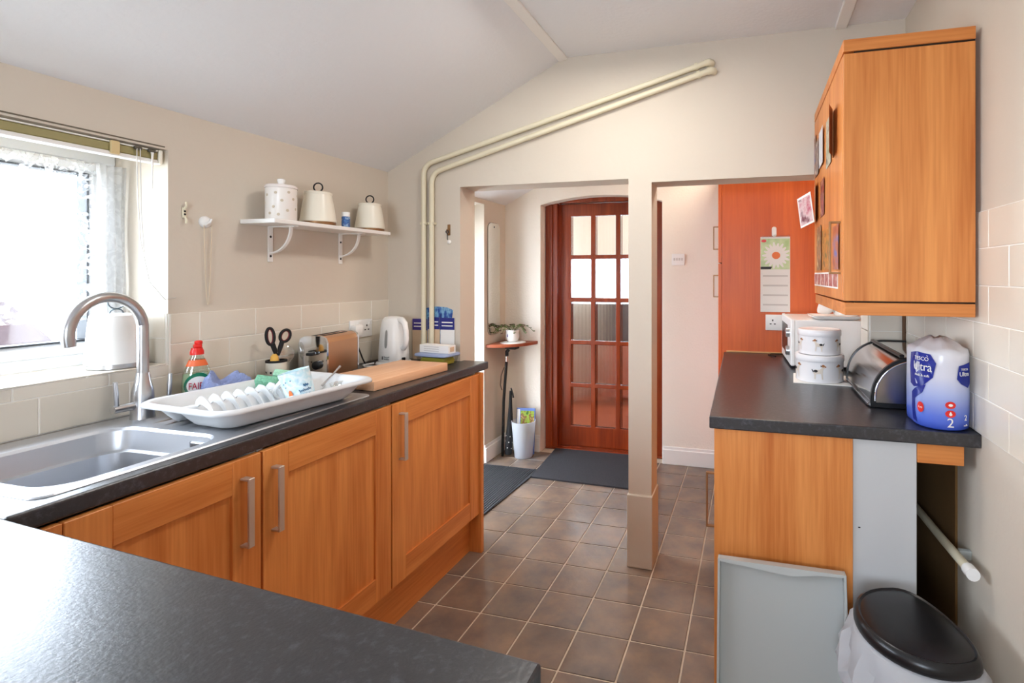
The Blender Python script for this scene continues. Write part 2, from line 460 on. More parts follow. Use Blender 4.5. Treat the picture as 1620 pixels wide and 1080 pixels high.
# partition wall with the two openings and the pillar between them
LX0, LX1, RX0, RX1 = -1.427, -.552, -.444, .466
ZO1, ZO2 = 1.788, 1.767
def part_bm(bm):
    xs = [XL, LX0, LX1, RX0, RX1, XR]
    def topz(x): return ZL + (ZF - ZL) * min(1, max(0, (x - XL) / (XP - XL)))
    # front outline: down and around both openings, one polygon
    pts = [(XL, 0), (LX0, 0), (LX0, ZO1), (LX1, ZO1), (LX1, 0), (RX0, 0), (RX0, ZO2), (RX1, ZO2), (RX1, 0), (XR, 0), (XR, ZF), (XP, ZF), (XL, ZL)]
    prism(bm, pts, 'Y', YB, YB2)
    bm.normal_update(); bmesh.ops.triangulate(bm, faces=[f for f in bm.faces if len(f.verts) > 4])
wb = struct('wall_back', BM(part_bm), M['paint'])
def plinth_bm(bm):
    o = .006
    box(bm, LX1 - o, RX0 + o, YB - .012, YB2 + o, 0, .335, .005, 2)
struct('trim_3', BM(plinth_bm), M['paint'])
# far wall with the arched doorway
AX0, AX1 = -1.560, -.622
def far_bm(bm):
    n = 12; arc = []
    for k in range(n + 1):
        t = k / n; x = AX0 + (AX1 - AX0) * t
        arc.append((x, 1.878 + .058 * math.sin(PI * t) ** .8))
    pts = [(XL - .05, 0), (AX0, 0)] + arc + [(AX1, 0), (XR, 0), (XR, ZF), (XP, ZF), (XL - .05, ZL - .025)]
    prism(bm, pts, 'Y', YF, YF + .24)
    bm.normal_update(); bmesh.ops.triangulate(bm, faces=[f for f in bm.faces if len(f.verts) > 4])
struct('wall_far', BM(far_bm), M['rough_paint'])
# wall behind the camera with an unseen opening added to let in sky light
def rear_bm(bm):
    xs = [XO, -.75, .05, XR + .12]; zs = [0, 1.0, 1.70, ZF]
    cells(bm, xs, zs, lambda i, j: not (i == 1 and j == 1), 0, 1)
    for v in bm.verts:
        x, z, k = v.co; v.co = (x, YR if k > .5 else YR - .12, z)
struct('wall_rear', BM(rear_bm), M['paint'])
# skirting boards in the passage
def skirt(bm, x0, x1, y0, y1):
    box(bm, x0, x1, y0, y1, 0, .105, .003)
    dx, dy = (x1 - x0), (y1 - y0)
    if dx < dy: box(bm, x0, x0 + .009, y0, y1, .10, .125, .003)
    else: box(bm, x0, x1, y1 - .009, y1, .10, .125, .003)
struct('baseboard_far', BM(skirt, AX1 + .005, -.12, YF - .018, YF), M['white'])
struct('baseboard_far_left', BM(skirt, XL + .018, AX0, YF - .018, YF), M['white'])
struct('baseboard_left', BM(skirt, XL, XL + .018, DY1, YF), M['white'])

# ---- wall tiles, one by one, as parts of their walls
wt_full = tile_mesh('tile', .2035, .0975, .006, .0012)
wt_full.materials.append(M['tile'])
def wall_tile(parent, axis, pos, a0, a1, z0, z1):
    """axis 'L' left wall (+X face), 'R' right wall, 'B' partition front, 'J' window reveal facing -Y"""
    g = .003
    wdt, hgt = a1 - a0 - g, z1 - z0 - g
    if wdt < .012 or hgt < .012: return
    o = bpy.data.objects.new('tile', wt_full); COL.objects.link(o); o.parent = parent
    ca, cz = (a0 + a1) / 2, (z0 + z1) / 2
    if axis == 'L': m = frame_mtx((pos + .006, ca, cz), (0, 1, 0), (0, 0, 1))
    elif axis == 'R': m = frame_mtx((pos - .006, ca, cz), (0, -1, 0), (0, 0, 1))
    elif axis == 'B': m = frame_mtx((ca, pos - .006, cz), (1, 0, 0), (0, 0, 1))
    else: m = frame_mtx((pos - .006, ca, cz), (0, -1, 0), (0, 0, 1))
    o.matrix_local = m @ Matrix.Diagonal((wdt / .2035, hgt / .0975, 1, 1))
def tile_row(parent, axis, pos, start, step, lo, hi, z0, z1):
    a = start
    while a > lo: a -= step
    while a < hi:
        wall_tile(parent, axis, pos, max(a, lo), min(a + step, hi), z0, z1); a += step
TS = .2075
for k in range(3):
    z0 = WT + .003 + k * .1005
    st = 1.352 if k != 1 else 1.457
    if k == 0:
        tile_row(wl, 'L', XL, st, TS, .45, YB - .002, z0, z0 + .1005)
    else:
        tile_row(wl, 'L', XL, st, TS, WY1 + .004, YB - .002, z0, z0 + .1005)
tile_row(wl, 'L', XL, 1.30, TS, .45, WY1, WT + .1035, WZ0)
for k in range(2):       # the tiled lower part of the window reveal, facing the camera side
    z0 = WZ0 + .003 + k * .083
    for a0, a1 in (((XL - .265, XL - .10), (XL - .10, XL - .004)) if k else ((XL - .265, XL - .004),)):
        o = bpy.data.objects.new('tile', wt_full); COL.objects.link(o); o.parent = wl
        o.matrix_local = frame_mtx(((a0 + a1) / 2, WY1 - .006, z0 + .0415), (1, 0, 0), (0, 0, 1)) @ Matrix.Diagonal(((a1 - a0 - .003) / .2035, .080 / .0975, 1, 1))
for i in range(8):       # sill tiles
    a1 = WY1 - .008 - i * TS; a0 = max(a1 - TS, WY0)
    o = bpy.data.objects.new('tile', wt_full); COL.objects.link(o); o.parent = wl
    o.matrix_local = frame_mtx((XL - .128, (a0 + a1) / 2, WZ0 + .006), (0, 1, 0), (-1, 0, 0)) @ Matrix.Diagonal(((a1 - a0 - .003) / .2035, .270 / .0975, 1, 1))
for k in range(6):
    z0 = WT + .003 + k * .1
    st = 1.541 if k % 2 == 1 else 1.43
    tile_row(wr, 'R', XR, st, .207, .62, YB - .002, z0, z0 + .1)
for k in range(4):
    z0 = WT + .003 + k * .1
    wall_tile(wb, 'B', YB, RX1 + .002, XR - .007, z0, z0 + .1)
    o = bpy.data.objects.new('tile', wt_full); COL.objects.link(o); o.parent = wb      # jamb face of the short wall
    o.matrix_local = frame_mtx((RX1 - .006, (YB + YB2) / 2, z0 + .05), (0, -1, 0), (0, 0, 1)) @ Matrix.Diagonal((.137 / .2035, .097 / .0975, 1, 1))

def bed(bm, *bs):
    for q in bs: box(bm, *q)
e_ = .0045
obj('grout', BM(bed, (XL, XL + e_, .45, YB, WT + .003, WZ0)), M['grout_w'], wl)
obj('grout', BM(bed, (XL, XL + e_, WY1, YB, WZ0, WT + .304)), M['grout_w'], wl)
obj('grout', BM(bed, (XL - .265, XL, WY1 - e_, WY1, WZ0, WZ0 + .168)), M['grout_w'], wl)
obj('grout', BM(bed, (XR - e_, XR, .62, YB, WT + .003, WT + .603)), M['grout_w'], wr)
obj('grout', BM(bed, (RX1, XR - .006, YB - e_, YB, WT + .003, WT + .403)), M['grout_w'], wb)

# ---- kitchen window (white plastic frame, sash, black seal, glass)
WX = XL - .265
win = thing('window_1', 'white kitchen window', 'window', (WX, .5, WZ0)); del win['label']; del win['category']; win['kind'] = 'structure'
def frame_x(bm, x0, x1, y0, y1, z0, z1, wd, bev=.004):
    box(bm, x0, x1, y0, y1, z0, z0 + wd, bev); box(bm, x0, x1, y0, y1, z1 - wd, z1, bev)
    box(bm, x0, x1, y0, y0 + wd, z0 + wd, z1 - wd, bev); box(bm, x0, x1, y1 - wd, y1, z0 + wd, z1 - wd, bev)
obj('window_frame', BM(frame_x, WX - .03, WX + .03, WY0, WY1 - .001, WZ0, WZ1, .042), M['upvc'], win)
obj('sash', BM(frame_x, WX - .015, WX + .045, WY0 + .043, WY1 - .045, WZ0 + .043, WZ1 - .043, .038, .008), M['upvc'], win)
obj('seal', BM(frame_x, WX - .002, WX + .046, WY0 + .082, WY1 - .084, WZ0 + .082, WZ1 - .082, .006, .001), M['gasket'], win)
obj('pane', bx(WX + .010, WX + .014, WY0 + .08, WY1 - .08, WZ0 + .08, WZ1 - .08), M['glass'], win)
# ---- glazed side door in the left wall
sd = thing('door_2', 'side door', 'door', (XL - .2, 2.9, 0)); del sd['label']; del sd['category']; sd['kind'] = 'structure'
obj('door_frame', BM(frame_x, XL - .24, XL - .18, DY0, DY1, 0, DZ1, .05), M['upvc'], sd)
def sd_leaf(bm): frame_x(bm, XL - .23, XL - .185, DY0 + .052, DY1 - .052, .02, DZ1 - .052, .09, .006); box(bm, XL - .225, XL - .19, DY0 + .14, DY1 - .14, .80, .88, .004)
obj('door_leaf', BM(sd_leaf), M['upvc'], sd)
obj('pane', bx(XL - .21, XL - .206, DY0 + .14, DY1 - .14, .11, DZ1 - .14), M['glass'], sd)

# ---- far doorway: mahogany frame and fifteen-light door with reeded glass
YD = 3.80
dr = thing('door_1', 'mahogany door', 'door', (-1.09, YD, 0)); del dr['label']; del dr['category']; dr['kind'] = 'structure'
def dframe(bm):
    box(bm, AX0 + .002, -1.462, YD - .06, YD + .08, 0, 1.925, .006, 2)
    box(bm, -.718, AX1 - .002, YD - .06, YD + .08, 0, 1.925, .006, 2)
    box(bm, AX0 + .002, AX1 - .002, YD - .06, YD + .08, 1.902, 1.97, .006, 2)
    box(bm, -1.47, -1.455, YD - .01, YD + .02, 0, 1.905, .003); box(bm, -.725, -.712, YD - .01, YD + .02, 0, 1.905, .003)
    box(bm, AX0 + .005, -1.50, YD - .075, YD - .055, 0, 1.95, .006, 2); 
obj('door_frame', BM(dframe), M['mahog'], dr)
DX0, DX1 = -1.460, -.722
gx = [DX0 + .088 + k * (DX1 - DX0 - .176 + .036) / 3 for k in range(3)]
gw = (DX1 - DX0 - .176 - .072) / 3
gz = [.168 + k * (1.636 + .031) / 5 for k in range(5)]
gh = (1.636 - 4 * .031) / 5
def dleaf_v(bm):
    xs = [DX0]; 
    for x in gx: xs += [x, x + gw]
    xs += [DX1]
    zs = [.012]
    for z in gz: zs += [z, z + gh]
    zs += [1.900]
    cells(bm, xs, zs, lambda i, j: not (i % 2 == 1 and j % 2 == 1), 0, 1)
    for v in bm.verts:
        x, z, k = v.co; v.co = (x, YD + .0 if k < .5 else YD + .045, z)
leaf_o = obj('door_leaf', BM(dleaf_v), M['mahog'], dr)
bv = leaf_o.modifiers.new('edge', 'BEVEL'); bv.width = .005; bv.segments = 2; bv.limit_method = 'ANGLE'
def reeded_mesh():
    bm = bmesh.new(); n = 26; pts = []
    for k in range(n * 4 + 1):
        x = -gw / 2 + gw * k / (n * 4); pts.append((x, -.0032 * abs(math.sin(PI * (k % 4) / 4)) - .001))
    outline = pts + [(gw / 2, .004), (-gw / 2, .004)]
    loft(bm, [[(x, y, 0) for x, y in outline], [(x, y, gh) for x, y in outline]])
    bmesh.ops.recalc_face_normals(bm, faces=bm.faces)
    me = bpy.data.meshes.new('pane'); bm.to_mesh(me); bm.free(); me.materials.append(M['reeded'])
    me.shade_smooth(); me.set_sharp_from_angle(angle=R(50)); return me
rm = reeded_mesh()
for x in gx:
    for z in gz:
        o = bpy.data.objects.new('pane', rm); COL.objects.link(o); o.parent = dr
        o.location = Vector((x + gw / 2, YD + .022, z)) - dr.location
obj('threshold', bx(AX0 + .005, AX1 - .005, YD - .08, YD - .002, 0, .014, .003), M['mahog_x'], dr)
def hinge_bm(bm):
    tube(bm, [(-1.462, YD - .004, 1.02), (-1.462, YD - .004, 1.11)], .006, 8)
obj('door_hinge', BM(hinge_bm), M['blackm'], dr)
# hall beyond the door
def hall_bm(bm):
    x0, x1, y0, y1 = -2.3, .5, YF + .24, 5.6
    box(bm, x0, x1, y1, y1 + .1, 0, 1.09); box(bm, x0, x1, y1, y1 + .1, 1.56, 2.5); box(bm, x0, -1.75, y1, y1 + .1, 1.09, 1.56); box(bm, -.25, x1, y1, y1 + .1, 1.09, 1.56)
    box(bm, x0 - .1, x0, y0, y1 + .1, 0, 2.5); box(bm, x1, x1 + .1, y0, y1 + .1, 0, 2.5)
    box(bm, x0 - .1, x1 + .1, y0, y1 + .1, 2.4, 2.5)
struct('wall_hall', BM(hall_bm), M['paint'])
sb_ = thing('sideboard', 'dark topped reddish sideboard in the hall seen through the reeded door glass', 'sideboard', (-1.1, 5.35, 0))
obj('body', bx(-1.95, -.15, 5.12, 5.56, .05, .62, .004), M['hallfloor'], sb_)
obj('drawer', bx(-1.95, -1.06, 5.11, 5.56, .625, 1.05, .004), M['hallfloor'] if False else mat('dark_drawers', L(62, 44, 38), .4), sb_)
obj('drawer', bx(-1.04, -.15, 5.11, 5.56, .625, 1.05, .004), bpy.data.materials['dark_drawers'], sb_)
struct('floor_hall', bx(-2.4, .6, YF + .2, 5.7, -.08, 0), M['hallfloor'])

# ================================================================ LEFT RUN OF UNITS
XF = -1.275                                   # front of the doors
def shaker_door(parent, y0, y1, z0, z1, hinge_far=True, stile=.078):
    # panel with stiles and rails around it, facing +X
    d = obj('door', bx(XF - .020, XF - .009, y0 + .01, y1 - .01, z0 + .01, z1 - .01), M['wood'], parent)
    obj('stile', bx(XF - .020, XF, y0, y0 + stile, z0, z1, .0015), M['wood'], d)
    obj('stile', bx(XF - .020, XF, y1 - stile, y1, z0, z1, .0015), M['wood'], d)
    obj('rail', bx(XF - .020, XF - .0003, y0 + stile, y1 - stile, z1 - .085, z1, .0012), M['wood_y'], d)
    obj('rail', bx(XF - .020, XF - .0003, y0 + stile, y1 - stile, z0, z0 + .085, .0012), M['wood_y'], d)
    return d
def bar_handle(parent, x, y, z0, z1, nx=1.0, m=None, dep=.030, wd=.017):
    bm = bmesh.new()
    t = .006 * nx
    a, b = sorted((x + nx * dep - t, x + nx * dep)); box(bm, a, b, y - wd / 2, y + wd / 2, z0, z1, .0012)
    c0, c1 = sorted((x, x + nx * dep - t * .5))
    box(bm, c0, c1, y - wd / 2, y + wd / 2, z1 - .006, z1, .001); box(bm, c0, c1, y - wd / 2, y + wd / 2, z0, z0 + .006, .001)
    return obj('handle', bm, m or M['nickel'], parent)

units = [(.62, 1.093, 1.040, 'oak effect sink base cabinet, its shaker door handle at the right edge', 'r'),
         (1.096, 1.608, 1.128, 'oak effect base cabinet under the dish rack, middle shaker door of the run', 'l'),
         (1.611, 2.231, 1.655, 'oak effect base cabinet at the end of the run beside the doorway', 'l')]
for y0, y1, hy, lab, side in units:
    t = thing('base_cabinet', lab, 'cabinet', (-1.56, (y0 + y1) / 2, .185), group='base cabinets under the left worktop')
    def carc(bm):
        a, b = y0 + .001, y1 - .001
        box(bm, XL + .05, XF - .022, a, a + .016, .187, .868); box(bm, XL + .05, XF - .022, b - .016, b, .187, .868)
        box(bm, XL + .05, XF - .022, a + .016, b - .016, .187, .203); box(bm, XL + .05, XL + .06, a + .016, b - .016, .203, .868)
    if y0 < 1: carc_bm = BM(carc)
    else: carc_bm = BM(carc)
    obj('carcass', carc_bm, M['palegrey'], t)
    d = shaker_door(t, y0 + .002 if y0 > 1 else .682, y1 - .002, .190, .866)
    if y0 < 1: obj('filler_strip', bx(XF - .020, XF - .001, .622, .680, .190, .866, .001), M['wood'], t)
    bar_handle(d, XF, hy, .640 if y0 < 1.5 else .652, .818 if y0 < 1.5 else .828)
ep = thing('end_panel', 'oak effect end panel closing the left run of cabinets at the doorway', 'panel', (-1.56, 2.25, 0))
obj('board', bx(XL + .03, -1.264, 2.234, 2.256, 0, .870, .001), M['wood'], ep)
tag(obj('plinth', bx(-1.345, -1.329, .62, 2.233, 0, .184, .001), M['wood_y'], loc=(-1.337, 1.43, 0)), 'oak effect plinth board running along the floor under the left cabinets', 'plinth')

# worktops
SX0, SX1, SY0, SY1 = -1.742, -1.352, .700, 1.060     # bowl cut-out
def wt_left(bm):
    cells(bm, [XL + .001, SX0 - .006, LX0 + .004, SX1 + .006, -1.282], [.605, SY0 - .006, SY1 + .006, YB - .001, 2.336],
          lambda i, j: not (i in (1, 2) and j == 1) and not (j == 3 and i < 2), .872, WT)
o = tag(obj('worktop', BM(wt_left), M['top'], loc=(-1.57, 1.45, .872)), 'dark speckled worktop holding the sink along the window wall', 'worktop')
bv = o.modifiers.new('edge', 'BEVEL'); bv.width = .006; bv.segments = 3; bv.limit_method = 'ANGLE'
def wt_pen(bm):
    prism(bm, [(XL + .001, .06), (-.226, .06), (-.226, .532), (-1.284, .6035), (XL + .001, .6035)], 'Z', .872, WT)
o = tag(obj('worktop', BM(wt_pen), M['top'], loc=(-1.0, .3, .872)), 'dark speckled peninsula worktop filling the near corner of the room', 'worktop')
bv = o.modifiers.new('edge', 'BEVEL'); bv.width = .004; bv.segments = 2; bv.limit_method = 'ANGLE'
pb = thing('peninsula_cabinet', 'oak effect cabinet below the near peninsula worktop', 'cabinet', (-.75, .3, 0))
obj('body', bx(-1.25, -.25, .09, .50, .15, .870), M['wood'], pb)
obj('plinth', bx(-1.25, -.30, .12, .46, 0, .149), M['wood_x'], pb)

# ---- sink with drainer
sk = thing('sink', 'stainless steel sink with bowl and ribbed drainer in the left worktop', 'sink', (-1.55, .90, WT))
def loopdrop(bm, loops):   # loops: list of (pts, z)
    vs = [[bm.verts.new((p[0], p[1], z)) for p in pts] for pts, z in loops]
    for a, b in zip(vs, vs[1:]): ring_faces(bm, a, b)
    return vs
bc = ((SX0 + SX1) / 2, (SY0 + SY1) / 2); bhx, bhy = (SX1 - SX0) / 2, (SY1 - SY0) / 2
def sink_bm(bm):
    oc = (-1.578, 1.115); ohx, ohy = .258, .452
    outer = rrect(ohx, ohy, .03, 8, oc)
    loops = [(rrect(ohx - .000, ohy - .000, .03, 8, oc), WT + .0005), (rrect(ohx - .003, ohy - .003, .028, 8, oc), WT + .004), (rrect(ohx - .014, ohy - .014, .024, 8, oc), WT + .0045), (rrect(bhx + .006, bhy + .006, .074, 8, bc), WT + .0045),
             (rrect(bhx, bhy, .07, 8, bc), WT + .003), (rrect(bhx - .006, bhy - .006, .066, 8, bc), WT - .004), (rrect(bhx - .014, bhy - .014, .062, 8, bc), WT - .05),
             (rrect(bhx - .016, bhy - .016, .060, 8, bc), WT - .055), (rrect(bhx - .024, bhy - .024, .056, 8, bc), WT - .060),
             (rrect(bhx - .034, bhy - .034, .052, 8, bc), WT - .15), (rrect(bhx - .06, bhy - .06, .04, 8, bc), WT - .165)]
    vs = loopdrop(bm, loops); bm.faces.new(vs[-1])
o = obj('basin', BM(sink_bm), M['sinksteel'], sk, smooth=22)
for k in range(7):
    x = -1.668 + k * .050
    def rib(bm):
        v = lathe(bm, [(.0125, 0), (.0105, .004), (.005, .0055)], 12); 
        bmesh.ops.scale(bm, vec=(1, 18, 1), verts=v); xf(bm, v, (x, 1.305, WT + .0043))
    obj('drainer_rib', BM(rib), M['steel'], sk, smooth=60)
def ovf(bm): box(bm, -1.465, -1.395, SY1 - .016, SY1 - .011, WT - .042, WT - .016, .004, 2)
ov = obj('overflow_plate', BM(ovf), M['steel'], sk)
obj('slot', bx(-1.445, -1.415, SY1 - .0185, SY1 - .0155, WT - .034, WT - .025, .001), M['blackm'], ov)
def waste(bm): lathe(bm, [(.04, WT - .1645), (.036, WT - .162), (.0, WT - .163)], 20, bc, True, False)
obj('waste_plug', BM(lathe, [(.04, WT - .1648), (.036, WT - .162), (.012, WT - .163)], 20, bc), M['steel'], sk, smooth=40)

# ---- mixer tap
TX, TY = -1.768, 1.128
tp = thing('mixer_tap', 'brushed steel mixer tap with swan neck spout behind the sink bowl', 'tap', (TX, TY, WT))
obj('body', BM(lathe, [(.030, WT + .004), (.029, WT + .012), (.027, WT + .06), (.026, WT + .085), (.019, WT + .115), (.016, WT + .135), (.0155, WT + .14)], 24, (TX, TY)), M['steel'], tp, smooth=40)
dx, dy = math.cos(R(-80)), math.sin(R(-80))
path = [(TX, TY, WT + .135 + k * .03) for k in range(6)]
zc = WT + .272; rr = .098
for k in range(0, 26):
    a = PI * 1.06 * k / 25
    path.append((TX + dx * rr * (1 - math.cos(a)), TY + dy * rr * (1 - math.cos(a)), zc + 1.0 * rr * math.sin(a)))
e = path[-1]; q = path[-2]
path.append((e[0] + (e[0] - q[0]) * .8, e[1] + (e[1] - q[1]) * .8, e[2] + (e[2] - q[2]) * .8))
obj('spout', BM(tube, path, .0145, 16), M['steel'], tp, smooth=50)
for s in (-1, 1):
    st = obj('lever_stub', BM(tube, [(TX, TY + s * .02, WT + .045), (TX + .004, TY + s * .060, WT + .046), (TX + .005, TY + s * .078, WT + .046)], [.0115, .0115, .0105], 14), M['steel'], tp, smooth=50)
    obj('lever', BM(tube, [(TX + .005, TY + s * .068, WT + .052), (TX + .005, TY + s * .070, WT + .09), (TX + .005, TY + s * .072, WT + .124)], [.0055, .0065, .0050], 10), M['steel'], st, smooth=50)

# ---- dish rack
rk = thing('dish_rack', 'white plastic dish rack on the sink drainer', 'dish rack', (-1.478, 1.292, WT + .0), R(-5))
def rack_bm(bm):
    hx, hy = .186, .262
    lv = ((.000, .062), (.002, .070), (.008, .074), (.016, .072), (.022, .066), (.034, .050), (.046, .033), (.058, .018), (.064, .013), (.076, .012), (.095, .012), (.115, .012), (.135, .012), (.155, .012), (.172, .012))
    U = []          # one outline of directions, reused at every inset so that the rings match
    base = dense(rrect(hx, hy, .055, 8), .010)
    loops = []
    for ins, z in lv:
        fx, fy = (hx - ins) / hx, (hy - ins) / hy
        loops.append(([(x * fx, y * fy) for x, y in base], z))
    vs = loopdrop(bm, loops); bm.normal_update(); bm.faces.new(vs[-1]); bm.normal_update()
    bmesh.ops.triangulate(bm, faces=[f for f in bm.faces if len(f.verts) > 4])
    for v in bm.verts:
        if v.co.z < .0655:
            g = math.exp(-((v.co.x + .052) / .030) ** 4)
            v.co.z = max(v.co.z, .012 + .046 * g)
rt = obj('tray', BM(rack_bm), M['rackplastic'], rk, smooth=50, local=True, fix=False)
so = rt.modifiers.new('thick', 'SOLIDIFY'); so.thickness = .003; so.offset = 0
for k in range(10):
    y = -.180 + k * .034
    def fin(bm):
        prism(bm, [(-.050, .054), (-.044, .074), (-.030, .086), (-.012, .084), (.006, .074), (.026, .055), (.046, .030), (.062, .0140), (.046, .0140), (.026, .034), (.006, .052), (-.014, .062), (-.028, .064), (-.038, .056)], 'Y', y - .0022, y + .0022)
    obj('plate_rib', BM(fin), M['rackplastic'], rk, local=True, smooth=50)
def rim_bm(bm):
    tube(bm, [(.06, -.175, .0175), (.06, .14, .0175)], .004, 6)
for k in range(9):
    y = -.180 + (k + .5) * .034
    obj('drain_slot', bx(-.004, .050, y - .006, y + .006, .0118, .0142), M['gasket'], rk, local=True)
obj('rib_rail', BM(rim_bm), M['rackplastic'], rk, local=True)

# things in the rack
mg = thing('mug', 'pale blue and white printed mug leaning in the dish rack', 'mug', (-1.412, 1.338, .983), 0, rot=(R(8), R(-13), R(0)))
mugbm = BM(lathe, [(.030, -.045), (.034, -.043), (.038, .0), (.040, .045), (.0405, .048), (.037, .047), (.035, .0), (.031, -.038)], 28)
mbody = multicolour('mug_print', [L(236, 244, 246), L(190, 224, 234), L(228, 240, 244), L(160, 206, 222)], 30)
mg.scale = (1.12, 1.12, 1.12)
obj('cup', mugbm, mbody, mg, local=True, smooth=50)
hb = [((-.036 - .030 * math.sin(PI * t / 10)) * math.cos(R(22)), (-.036 - .030 * math.sin(PI * t / 10)) * math.sin(R(22)), .030 - .062 * t / 10) for t in range(11)]
obj('handle', BM(tube, hb, .0052, 8), M['ceramic'], mg, local=True, smooth=50)
prt = poly_bm([[(-.009, -.001), (.003, -.001), (.001, .010), (-.003, .016), (-.007, .010)]]); wrap(prt, .0404, R(-72), -.014)
obj('cap_print', prt, M['orange'], mg, local=True)
def script_bm():
    bm = bmesh.new()
    for row, (x0, x1, z) in enumerate(((.004, .018, .013), (-.010, .022, .000), (-.002, .018, -.014))):
        n = 26
        tube(bm, [(x0 + (x1 - x0) * k / n, z + .0042 * math.sin(k * 1.9 + row) * (1.3 if k % 9 < 3 else .7), .0002) for k in range(n + 1)], .0008, 5)
    return bm
obj('handwriting', wrap(script_bm(), .0402, R(-30), -.010), mat('blue_lettering', L(60, 104, 140), .5), mg, local=True)
obj('figure_print', wrap(poly_bm([disc(-.004, -.022, .013, .014, 14), disc(-.004, -.008, .008, .008, 12)]), .0398, R(-72), -.012), M['paper'], mg, local=True)
for q, (x, z) in enumerate(((-.02, .026), (-.012, .030), (-.016, .016), (.002, .032))):
    obj('dot_print', wrap(poly_bm([disc(x, z, .0018, .0018, 8)]), .0404, R(-66), -.006), bpy.data.materials['blue_lettering'], mg, local=True)
for (x, y, z, rz, m_, lab) in ((-1.588, 1.385, .962, R(30), M['green'], 'mid green sponge block, darker of the two in the dish rack'), (-1.578, 1.440, .972, R(36), M['lgreen'], 'pale green sponge block leaning in the dish rack, lighter of two')):
    sp = obj('sponge', bx(-.034, .034, -.046, .046, -.012, .015, .004, 2), m_, loc=None, smooth=40)
    sp.location = (x, y, z); sp.rotation_euler = (R(-48), R(10), rz)
    tag(sp, lab, 'sponge', 'sponges in the dish rack')
gl = thing('glass_saucer', 'clear glass dish lying at the far end of the dish rack', 'dish', (-1.375, 1.487, .938))
obj('bowl', BM(lathe, [(.016, 0), (.030, .006), (.042, .022), (.044, .030), (.042, .030), (.040, .022), (.028, .009), (.014, .003)], 28, (-1.375, 1.487), True, True), M['bulbglass'], gl, smooth=50)
for v in gl.children[0].data.vertices: v.co.z += .938 - .938
gl.children[0].location.z = .938
fk = obj('fork', BM(tube, [(-1.455, 1.475, .955), (-1.450, 1.515, .985), (-1.446, 1.548, 1.012)], [.004, .003, .0045], 8), M['steel'], loc=(-1.45, 1.51, .98), smooth=50)
tag(fk, 'steel cutlery handle sticking up at the far end of the dish rack', 'cutlery')

# ---- washing-up liquid
wl_ = thing('washing_up_bottle', 'clear washing up liquid bottle with red cap against the tiles', 'bottle', (-1.790, 1.300, WT + .006), R(0))
wp = [(.036, .021, .0), (.040, .024, .006), (.041, .025, .06), (.038, .024, .10), (.026, .019, .135), (.017, .016, .155), (.016, .0155, .163)]
def bottle_bm(bm):
    loft(bm, [[(a * .0, 0, 0)] * 0 or [(rx * math.cos(2 * PI * k / 28), ry * math.sin(2 * PI * k / 28), z) for k in range(28)] for rx, ry, z in wp])
FA = R(-22)    # label faces the room and the camera
wl_.rotation_euler = (0, 0, R(62))
obj('bottle', BM(bottle_bm), M['bottle'], wl_, local=True, smooth=50)
obj('liquid', BM(lambda bm: loft(bm, [[(rx * .94 * math.cos(2 * PI * k / 28), ry * .94 * math.sin(2 * PI * k / 28), max(z, .003)) for k in range(28)] for rx, ry, z in wp[:4]])), mat('pale_green_soap', L(178, 196, 160), .2), wl_, local=True, smooth=50)
obj('collar_label', BM(lambda bm: loft(bm, [[(rx * 1.02 * math.cos(2 * PI * k / 28), ry * 1.02 * math.sin(2 * PI * k / 28), z) for k in range(28)] for rx, ry, z in ((.0295, .0205, .125), (.0215, .0178, .145))], False, False)), mat('orange_label', L(236, 110, 60), .4), wl_, local=True, smooth=50)
def cap_bm(bm):
    lathe(bm, [(.019, .162), (.019, .172), (.016, .180), (.0155, .184)], 20)
    v = box(bm, -.010, .013, -.008, .008, .184, .196, .003, 2)
    v2 = lathe(bm, [(.0085, .194), (.011, .198), (.011, .205), (.007, .208)], 16, (.004, 0))
obj('cap', BM(cap_bm), M['red'], wl_, local=True, smooth=45)
def ell_label(rx, ry, off):
    bm = bmesh.new(); n = 26
    ring = [(rx * math.cos(2 * PI * k / n), ry * math.sin(2 * PI * k / n)) for k in range(n)]
    c = bm.verts.new((0, -.0248 - off, .062))
    vs = []
    for x, z in ring:
        y = -.0250 * math.sqrt(max(.05, 1 - (x / .0415) ** 2)) - off
        vs.append(bm.verts.new((x, y, .062 + z)))
    for i in range(n): bm.faces.new((c, vs[i], vs[(i + 1) % n]))
    return bm
obj('label', ell_label(.036, .042, .0008), mat('green_label', L(18, 116, 84), .4), wl_, local=True, fix=False)
obj('label', ell_label(.030, .030, .0014), M['paper'], wl_, local=True, fix=False)
tb = text_bm('FAIRY', .021); bmesh.ops.scale(tb, vec=(.95, 1.5, 1), verts=tb.verts)
for v in tb.verts:
    x, y, z = v.co; v.co = (x, -.0250 * math.sqrt(max(.05, 1 - (x / .0415) ** 2)) - .0022 - z, .060 + y)
obj('lettering', tb, mat('crimson_lettering', L(190, 24, 60), .4), wl_, local=True)
